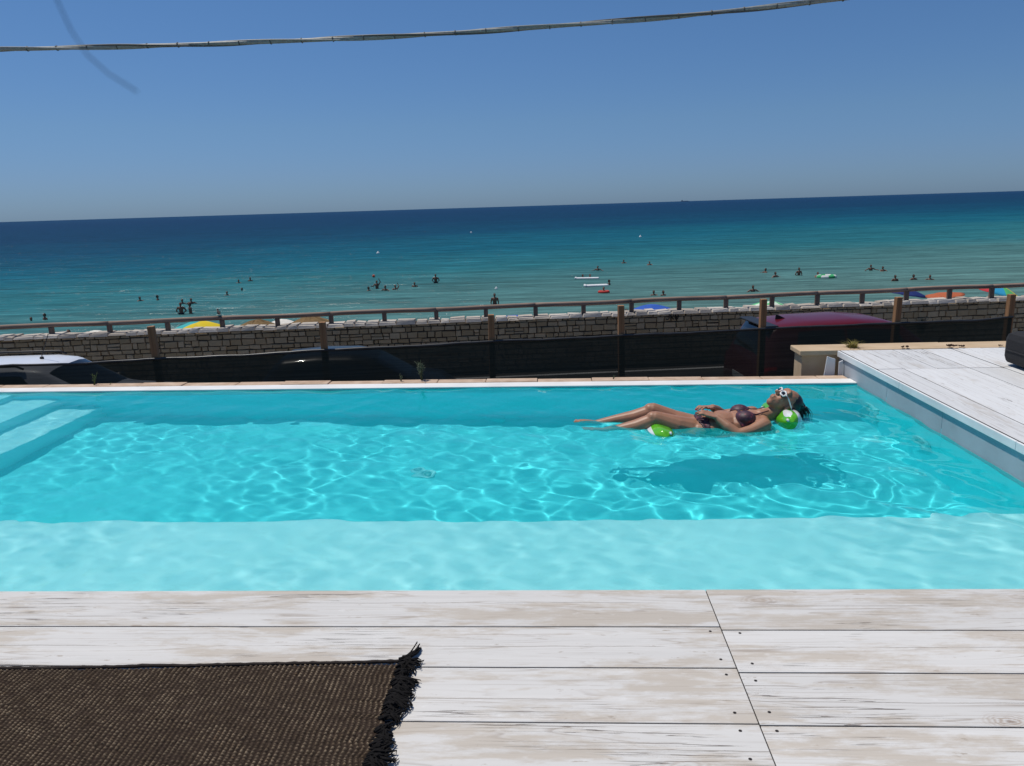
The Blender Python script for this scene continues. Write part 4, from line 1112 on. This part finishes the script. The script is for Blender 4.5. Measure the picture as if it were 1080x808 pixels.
umbrella((-15.04, 31.0), -3.08, 1.1, canopy_mat('yellow_teal_canopy', [(0.70, 0.52, 0.02), (0.70, 0.52, 0.02), (0.03, 0.33, 0.33), (0.03, 0.33, 0.33), (0.05, 0.4, 0.4), (0.70, 0.52, 0.02), (0.70, .5, .02), (0.72, .55, .03)]), 'yellow and teal striped beach umbrella behind the wall', .25, 0.3)
umbrella((-11.65, 29.0), -2.72, 1.15, STRAW, 'left one of two brown straw umbrellas behind the wall', straw=True, rise=.45)
umbrella((-12.1, 33.0), -3.28, 1.0, WHT, 'small white umbrella between the two straw umbrellas', rise=.42)
umbrella((-9.49, 29.0), -2.62, 1.2, STRAW, 'right one of two brown straw umbrellas, beside a fence post', straw=True, rise=.45)
umbrella((-8.38, 32.0), -3.34, 0.8, BLU, 'sliver of blue umbrella just right of the straw umbrellas')
umbrella((-1.68, 32.0), -3.20, 1.0, BLU, 'low blue umbrella edge right of the standing bather and centre fence post', rise=.22)
umbrella((4.02, 31.0), -2.74, 1.15, BLU, 'bright blue umbrella above the black letters on the wall', rise=.3)
umbrella((8.55, 30.0), -2.60, 0.9, canopy_mat('green_white_canopy', [(0.62, 0.72, 0.60), (0.12, 0.5, 0.2)]*4), 'pale green striped umbrella behind the red car', .1, 1.0)
umbrella((14.1, 31.0), -2.36, 0.8, NAVY, 'navy blue beach umbrella at the right, tilted', .16, 1.4, rise=.25)
umbrella((15.05, 30.0), -2.42, 0.7, canopy_mat('orange_canopy', [(0.42, 0.11, 0.045)]), 'orange beach umbrella right of the navy one', .1, -1.5, rise=.14)
umbrella((17.66, 31.0), -2.32, 0.85, canopy_mat('rainbow_canopy', [(0.55, 0.5, 0.03), (0.1, 0.4, 0.12), (0.6, 0.6, 0.58), (0.03, 0.2, 0.5), (0.5, 0.04, 0.05), (0.03, 0.3, 0.5), (0.10, 0.45, 0.15), (.6, .5, .05)]), 'multicoloured striped beach umbrella at the far right', .25, 1.2)

# ------------------------------------------------------------------ bathers in the sea
M_bskin = plain('bather_skin', (0.16, 0.08, 0.05), 0.6, 0.15, 6)
M_bskin2 = plain('bather_skin_pale', (0.22, 0.115, 0.075), 0.6, 0.15, 6)
M_bhair = plain('bather_hair', (0.012, 0.009, 0.007), 0.7)
M_suit = plain('dark_swimwear', (0.015, 0.016, 0.03), 0.7); M_suit2 = plain('red_swimwear', (0.35, 0.02, 0.02), 0.7)
def figure(pose):
    """a standing adult, feet at z=0, facing -y"""
    b = MB()
    b.ell((0, 0, 1.00), (.16, .115, .14)); b.ell((0, 0, 1.16), (.14, .105, .15)); b.ell((0, 0, 1.34), (.175, .12, .15)); b.ell((0, 0, 1.43), (.17, .085, .06))
    chain(b, [(0, 0, 1.42), (0, -.01, 1.56)], [.058, .053]); b.ell((0, -.012, 1.645), (.076, .092, .108)); b.ell((0, -.04, 1.595), (.052, .06, .055)); capsule(b, (0, -.10, 1.65), (0, -.117, 1.628), .012, .014)
    for s in (-1, 1):
        b.ell((s*.078, 0, 1.64), (.012, .02, .03))
        chain(b, [(s*.09, 0, .96), (s*.10, -.01, .50), (s*.10, .02, .09)], [.088, .056, .038]); chain(b, [(s*.10, .03, .04), (s*.11, -.14, .03)], [.042, .028])
        if pose == 'stand': arm = [(s*.19, 0, 1.42), (s*.25, .02, 1.14), (s*.24, -.06, .90)]
        elif pose == 'hips': arm = [(s*.19, 0, 1.42), (s*.32, .04, 1.18), (s*.18, -.06, 1.06)]
        elif pose == 'wide': arm = [(s*.19, 0, 1.42), (s*.42, -.02, 1.30), (s*.58, -.18, 1.27)]
        elif pose == 'swim': arm = [(s*.19, 0, 1.42), (s*.30, -.18, 1.33), (s*.18, -.38, 1.36)]
        else: arm = [(s*.19, 0, 1.43), (s*.30, -.05, 1.62), (s*.20, -.06, 1.82)] if s > 0 else [(s*.19, 0, 1.42), (s*.34, -.05, 1.25), (s*.48, -.2, 1.3)]
        chain(b, arm, [.055, .042, .030]); a1, a2 = Vector(arm[1]), Vector(arm[2]); d = (a2-a1).normalized()
        side = d.cross(Vector((0, 0, 1))).normalized() if abs(d.z) < .9 else Vector((1, 0, 0))
        b.ell(a2+d*.05, (.034, .03, .045))
        for q in (-.025, -.008, .009, .025): capsule(b, a2+d*.06+side*q, a2+d*(.135-abs(q))+side*q*1.25, .010, .008, 6)
        capsule(b, a2+d*.03+side*.03, a2+d*.075+side*.06, .012, .009, 6)
    me = fuse(b, 0.016, 2); return me
POSES = {p_: figure(p_) for p_ in ('stand', 'hips', 'wide', 'swim', 'raise')}
hb_ = MB(); hb_.ell((0, .012, 1.665), (.082, .092, .10)); hb_.ell((0, .05, 1.60), (.065, .05, .07))
HAIR = fuse(hb_, .014, 1)
KIT = {}
def bather(x, y, depth, pose, rz, label, mat=0, suit=0, pitch=0):
    """depth: how much of the standing body is below the surface"""
    key = (pose, mat, suit)
    if key not in KIT:
        t = empty('person')
        me = POSES[pose].copy(); b = as_obj('body', me, (M_bskin, M_bskin2)[mat], t)
        as_obj('hair', HAIR.copy(), M_bhair, t)
        cloth_from(me, 'swimwear', lambda c: .80 < c.z < 1.06 and abs(c.x) < .20, .012, (M_suit, M_suit2)[suit], t)
        KIT[key] = t
    else: t = copy_tree(KIT[key])
    t.location = (x, y, SEA-depth-(.10 if depth > 1.1 else 0)); t.rotation_euler = (pitch, 0, rz)
    tag(t, label, 'person', 'bathers in the sea'); return t
B = [(-34.9, 48.7, 1.40, 'swim', .4, 'left head of the pair of swimmers furthest left near the wall'), (-34.2, 49.1, 1.22, 'stand', -.5, 'right, taller bather of the pair furthest left near the wall'),
 (-33.1, 59.2, 1.30, 'swim', 1.0, 'lone swimmer at left, midway between the left pair and the standing pair'), (-31.8, 59.5, 1.25, 'hips', 2.0, 'lone bather at left standing shoulder deep, just right of another head'),
 (-28.3, 56.5, 1.28, 'stand', .3, 'left swimmer of two heads just above the standing couple'), (-27.5, 56.3, 1.22, 'wide', .5, 'right swimmer with arms spread, above the standing couple'),
 (-25.35, 50.3, 0.95, 'hips', .2, 'taller bather of the couple standing waist deep near the wall at left'), (-24.85, 50.6, 1.02, 'stand', -.9, 'shorter bather of the couple standing waist deep at left'),
 (-27.1, 61.9, 1.32, 'swim', .2, 'swimmer by the left, upper right of the standing couple, alone'), (-27.3, 65.5, 1.40, 'swim', -.3, 'small swimmer head a little beyond the lone one at left'),
 (-30.7, 73.1, 1.32, 'swim', .1, 'left swimmer of the farthest pair at left'), (-30.6+.3, 75.0, 1.28, 'stand', .1, 'right swimmer of the farthest pair at left'),
 (-15.4, 62.9, 1.32, 'swim', 1.2, 'leftmost swimmer of the playing group left of centre'), (-15.0, 64.3, 1.05, 'raise', .3, 'tallest bather with a raised arm in the group left of centre'),
 (-13.9, 62.5, 1.22, 'wide', -.4, 'third bather of the group left of centre, arms spread'), (-13.2, 63.2, 1.25, 'raise', .5, 'rightmost bather of the group left of centre, one arm up', 1, 1),
 (-11.9, 65.1, 1.25, 'hips', .2, 'lone bather between the playing group and the tall standing man'), (-10.5, 68.0, 0.95, 'hips', .1, 'broad bather standing waist deep alone left of centre', 0),
 (-3.9, 50.5, 0.86, 'stand', .15, 'dark bather standing thigh deep just behind the railing at centre', 0),
 (2.7, 69.0, 1.30, 'swim', .6, 'left swimmer of two beside a white float right of centre'), (3.35, 68.9, 1.28, 'wide', .2, 'right swimmer of two beside a white float right of centre', 1),
 (4.5, 76.7, 1.18, 'wide', -.2, 'bather with spread arms above the white float, right of centre', 0, 1), (4.6, 62.7, 1.22, 'hips', 1.2, 'bather just right of the white air mat'),
 (3.8, 57.3, 1.22, 'swim', .1, 'red skinned bather in a red ring below the white air mat', 1, 1), (7.9, 85.6, 1.28, 'swim', .3, 'farther left of two distant swimmers right of centre'),
 (10.3, 82.1, 1.26, 'swim', .1, 'right one of two distant swimmers right of centre', 1), (7.2, 54.8, 1.30, 'swim', .2, 'left of two heads above the bright blue umbrella'), (7.85, 54.6, 1.30, 'stand', .5, 'right of two heads above the bright blue umbrella'),
 (14.4, 55.6, 1.20, 'wide', .2, 'bather standing in the water above the red car roof'), (19.2, 70.1, 1.26, 'swim', -1.2, 'upper swimmer of two above and right of the red car antenna'), (18.8, 65.6, 1.20, 'wide', .6, 'lower bather of two above and right of the red car antenna', 1),
 (21.1, 66.7, 1.08, 'hips', .3, 'dark bather standing left of the green swim ring'), (22.05, 64.8, 1.22, 'swim', .1, 'bather leaning on the green swim ring', 1),
 (28.2, 69.4, 1.12, 'wide', .1, 'bather with arms out, left of the upper pair at far right'), (28.95, 68.7, 1.24, 'swim', .1, 'smaller swimmer, right of the upper pair at far right'),
 (26.4, 60.3, 1.18, 'hips', .2, 'nearest and leftmost bather of the three in a row at far right'), (28.1, 61.0, 1.24, 'wide', .4, 'middle bather of the three in a row at far right'), (29.2, 60.7, 1.28, 'wide', -.4, 'rightmost bather of the three in a row at far right')]
for a in B: bather(*a)
# floats and balls
def torus(R, r, n=28, m=10, sx=1.0):
    V = []; F = []
    for i in range(n):
        a = 2*math.pi*i/n
        for j in range(m):
            b = 2*math.pi*j/m; V.append(((R+r*math.cos(b))*math.cos(a)*sx, (R+r*math.cos(b))*math.sin(a), r*math.sin(b)))
    for i in range(n):
        for j in range(m): F.append((i*m+j, ((i+1) % n)*m+j, ((i+1) % n)*m+(j+1) % m, i*m+(j+1) % m))
    return V, F
def rtag(o, l, c): tag(o, l, c, 'swim floats')
V, F = torus(.62, .17); o = mesh('swim_ring', V, F, canopy_mat('green_white_ring', [(0.05, 0.38, 0.14), (0.62, 0.66, 0.62)]*4), smooth=True, loc=(22.6, 64.3, SEA+.06)); rtag(o, 'green and white swim ring holding up a bather', 'swim ring')
V, F = torus(.34, .11); o = mesh('swim_ring', V, F, canopy_mat('red_ring', [(0.5, 0.05, 0.04)]), smooth=True, loc=(3.8, 57.25, SEA+.05)); rtag(o, 'red swim ring around a bather below the white air mat', 'swim ring')
M_mat = canopy_mat('white_air_mat', [(0.72, 0.74, 0.74)])
def airmat(loc, L, Wd, rz, label):
    mb = MB(); k = 5
    for i in range(k):
        x = -Wd/2+Wd*(i+.5)/k; chain(mb, [(-L/2, x, 0), (L/2, x, 0)], [Wd/k*.6, Wd/k*.6], 10)
    chain(mb, [(-L/2-.1, -Wd/2+.08, .03), (-L/2-.1, Wd/2-.08, .03)], [.10, .10], 10)
    o = as_obj('air_mat', fuse(mb, .03, 2), M_mat); o.location = loc; o.rotation_euler = (0, 0, rz); rtag(o, label, 'air mat')
airmat((3.55, 61.9, SEA+.06), 1.7, .7, .15, 'white air mat floating beside a bather right of centre')
airmat((3.1, 68.4, SEA+.05), 1.9, .6, -.1, 'white air mat between two swimmers, farther out')
o = MB().ell((0, 0, 0), (.15, .15, .15), 14).build('beach_ball', canopy_mat('red_ball', [(0.55, 0.05, 0.04), (0.65, 0.2, 0.1)]*3)); o.location = (-17.9, 75.6, SEA+.12); rtag(o, 'small red beach ball above the group left of centre', 'ball')
for (x, y, l) in ((-4.6, 61.6, 'small white glint built as a buoy beyond the standing bather at centre'), (-21.5, 205.0, 'distant white buoy at left'), (17.0, 150.0, 'distant white buoy right of centre'), (-27.0, 118.0, 'white buoy far out at left')):  # the nearest one stands in for a white spark on the water
    s = .13 if y < 100 else .26
    o = MB().lathe([(.02, -s), (s*.8, -s*.5), (s, 0), (s*.8, s*.5), (s*.3, s*.8), (s*.2, s*1.3), (.01, s*1.35)], 14).build('buoy', plain('buoy_white', (.78, .78, .76), .4)); o.location = (x, y, SEA+.03); tag(o, l, 'buoy', 'buoys on the sea')
# people on the beach just over the wall
def stander(x, y, ztop, pose, rz, label, mat=0):
    t = copy_tree(KIT[(pose, mat, 0)]) if (pose, mat, 0) in KIT else bather(x, y, 0, pose, rz, label, mat)
    t.location = (x, y, ztop-1.765); t.rotation_euler = (0, 0, rz); tag(t, label, 'person', 'people on the beach')
for (x, y, pose, label) in ((-22.2+1.2, 31.5, 'stand', 'dark head on the beach just left of the white domed umbrella'), (2.9, 33.5, 'stand', 'left of two heads just over the wall left of the blue umbrella'), (3.2+.05, 33.9, 'hips', 'right of two heads just over the wall left of the blue umbrella'), (11.2, 34.0, 'stand', 'dark head over the wall above the red car roof')):
    stander(x, y, beach_z(x, y)+1.70, pose, .2, label)
# a far ship and a small bird on the railing
M_ship = plain('far_ship_grey', (0.26, 0.28, 0.31), .7)
sp_ = empty('ship', (2200, 13000, SEA), 0, 'tiny grey ship on the horizon right of centre', 'ship')
MB().prism([(-60, 0), (58, 0), (70, 8), (-64, 8)], 'y', -10, 10).build('hull', M_ship, sp_)
MB().box(-58, -38, -8, 8, 8, 24).box(-30, 50, -8, 8, 8, 11).build('superstructure', M_ship, sp_)
M_bird = plain('dark_bird', (0.03, 0.03, 0.03), .8)
mb = MB(); chain(mb, [(-.07, 0, .055), (0, 0, .075), (.06, 0, .10)], [.018, .038, .026], 10); mb.ell((.085, 0, .125), (.028, .024, .026)); chain(mb, [(-.06, 0, .055), (-.15, 0, .035)], [.016, .008], 8); chain(mb, [(.105, 0, .125), (.135, 0, .12)], [.007, .003], 6)
for s in (-1, 1): chain(mb, [(.01, s*.015, .05), (.015, s*.016, 0)], [.006, .006], 6)
o = as_obj('bird', fuse(mb, .007, 2), M_bird); o.location = (-6.99, 15.46, RZ+WH+rail_z(-7)+.092); o.rotation_euler = (0, 0, 2.2); tag(o, 'small dark bird perched on the railing above the yellow umbrella', 'bird')

# ------------------------------------------------------------------ woven rug with a ragged black fringe
t = NT('woven_jute_rug'); wv = t.n('Attribute', attribute_name='weft'); v = t.co()
dash = wv.outputs['Fac']; big = t.noise(v, 4, 5); fine = t.noise(v, 140, 3); mid = t.noise(v, 26, 4)
dark = t.ramp(fine, [(0.25, (0.016, 0.011, 0.008)), (0.75, (0.058, 0.040, 0.030))])
jute = t.ramp(mid, [(0.3, (0.14, 0.10, 0.06)), (0.62, (0.36, 0.28, 0.19)), (0.8, (0.22, 0.12, 0.05))])
t.base(t.mix(t.math('MULTIPLY', dash, t.ramp(big, [(.3, .55), (.7, 1.0)])), dark, jute), 0.95, 0.1); t.bump(fine, 0.6, 0.002)
M_rug = t.m
rug = empty('rug', (-1.2, 1.5, 0), 0, 'dark brown woven rug with a black fringe lying on the wooden deck', 'rug')
x0, x1, y0, y1 = -2.60, -0.452, 1.30, 1.965
px, py = 0.0148, 0.0098                       # pitch of the warp ribs and weft dashes
nx = int((x1-x0)/px*6); ny = int((y1-y0)/py*5)
xs = np.linspace(x0, x1, nx+1); ys = np.linspace(y0, y1, ny+1); X, Y = np.meshgrid(xs, ys)
nr = np.random.RandomState(2)
def smooth_noise(shape, sx, sy):
    a = nr.rand(int(shape[0]/sy)+3, int(shape[1]/sx)+3)
    yi = np.arange(shape[0])/sy; xi = np.arange(shape[1])/sx; y_ = yi.astype(int); x_ = xi.astype(int); fy = (yi-y_)[:, None]; fx = (xi-x_)[None]
    return (a[y_][:, x_]*(1-fy)+a[y_+1][:, x_]*fy)*(1-fx)+(a[y_][:, x_+1]*(1-fy)+a[y_+1][:, x_+1]*fy)*fx
wob = (smooth_noise(X.shape, 90, 60)-.5)*0.008+(smooth_noise(X.shape, 14, 8)-.5)*0.003
u = (X-x0+wob)/px; w_ = (Y-y0+(smooth_noise(X.shape, 40, 30)-.5)*.012)/py
rib = np.abs(np.sin(np.pi*u)); row = np.floor(u).astype(int)
ph = nr.rand(row.max()+2)[row]+(smooth_noise(X.shape, 50, 9)-.5)*.9
dashm = np.clip(np.sin(2*np.pi*(w_+ph))*1.8+.25, 0, 1)*np.clip((rib-.62)*3.2, 0, 1)
amp = np.clip(-.05+smooth_noise(X.shape, 6, 4)*1.5, 0, 1.4)
lumps = np.clip(smooth_noise(X.shape, 9, 7)-.86, 0, 1)*.03
Z = 0.0055+0.0048*rib+0.0034*dashm*amp+lumps+(smooth_noise(X.shape, 130, 60)-.5)*.006
edge = np.clip((y1-Y)/.01, 0, 1); Z = Z*(.25+.75*edge)
Yw = Y+((smooth_noise(X.shape, 120, 400)-.5)*.018+(smooth_noise(X.shape, 10, 400)-.5)*.007)*np.clip((Y-y0)/(y1-y0), 0, 1)**3+0.078*(X-x1)/(x1-x0)*np.clip((Y-y0)/(y1-y0), 0, 1)
Xw = X+(smooth_noise(X.shape, 400, 9)-.5)*.014*np.clip((X-x1+.2)/.2, 0, 1)
V = np.stack([Xw+1.2, Yw-1.5, Z], -1).reshape(-1, 3); idx = np.arange(X.size).reshape(X.shape)
Fq = np.stack([idx[:-1, :-1], idx[:-1, 1:], idx[1:, 1:], idx[1:, :-1]], -1).reshape(-1, 4)
me = bpy.data.meshes.new('woven_panel'); me.vertices.add(len(V)); me.vertices.foreach_set('co', V.ravel()); me.loops.add(Fq.size); me.loops.foreach_set('vertex_index', Fq.ravel())
me.polygons.add(len(Fq)); me.polygons.foreach_set('loop_start', np.arange(0, Fq.size, 4)); me.polygons.foreach_set('loop_total', np.full(len(Fq), 4)); me.polygons.foreach_set('use_smooth', np.ones(len(Fq), bool))
a = me.attributes.new('weft', 'FLOAT', 'POINT'); a.data.foreach_set('value', np.clip(dashm*amp, 0, 1).ravel().astype(np.float32))
me.materials.append(M_rug); me.update(calc_edges=True)
o = bpy.data.objects.new('woven_panel', me); COL.objects.link(o); o.parent = rug
# turned-under border keeps the edge thick
MB().tube([(x+1.2, y1+.002-1.5+.078*(x-x1)/(x1-x0)+.006*mnoise.noise(Vector((x*7, 0, 0)))+.003*mnoise.noise(Vector((x*45, 0, 0))), .006) for x in np.linspace(x0, x1-.005, 160)], [0.0055+.0018*mnoise.noise(Vector((x*60, 3, 0))) for x in np.linspace(x0, x1, 160)], 6).build('selvedge', plain('dark_selvedge', (0.030, 0.022, 0.018), .95, .3, 60), rug)
M_fr = plain('black_fringe_yarn', (0.010, 0.009, 0.009), 0.9, 0.4, 80, 0.15)
fr_ = random.Random(21)
ty = 1.31
while ty < 1.99:
    mb = MB(); cl = max(0, min(1, .5+1.5*mnoise.noise(Vector((ty*17, 2, 0))))); lean = fr_.uniform(-.018, .022)
    Ln = .010+.040*cl+fr_.uniform(-.006, .01); hgt = fr_.uniform(.004, .020)
    if ty > 1.965: lean += .028; Ln = .030
    for k in range(13):
        yy = ty+fr_.uniform(-.007, .007); L = Ln*fr_.uniform(.45, 1.2); z0 = fr_.uniform(.004, .013); c = fr_.uniform(-.010, .010)
        xb = x1-fr_.uniform(.0, .022); lf_ = lean+fr_.uniform(-.008, .008)
        pts = [(xb, yy, z0+.003), (xb+.014, yy+c*.4, z0+hgt*.8), (x1+L*.45, yy+lf_*.5+c, hgt*.7+fr_.uniform(0, .009)), (x1+L*.8, yy+lf_+c*1.3, .005+fr_.uniform(0, .011)), (x1+L, yy+lf_*1.5+c*fr_.uniform(0, 2.2), .003+fr_.uniform(0, .010)), (x1+L*fr_.uniform(.8, 1.12), yy+lf_*1.7+fr_.uniform(-.010, .010), .003)]
        pts = [(a_+1.2, b_-1.5, c_) for a_, b_, c_ in pts]
        s_ = fr_.uniform(.6, 1.25); mb.tube(pts, [q*s_ for q in (.0032, .0034, .0032, .0026, .0018, .0006)], 5)
    mb.build('tassel', M_fr, rug, recalc=False)
    ty += fr_.uniform(.011, .019)+(0.030 if 1.655 < ty < 1.68 else 0)
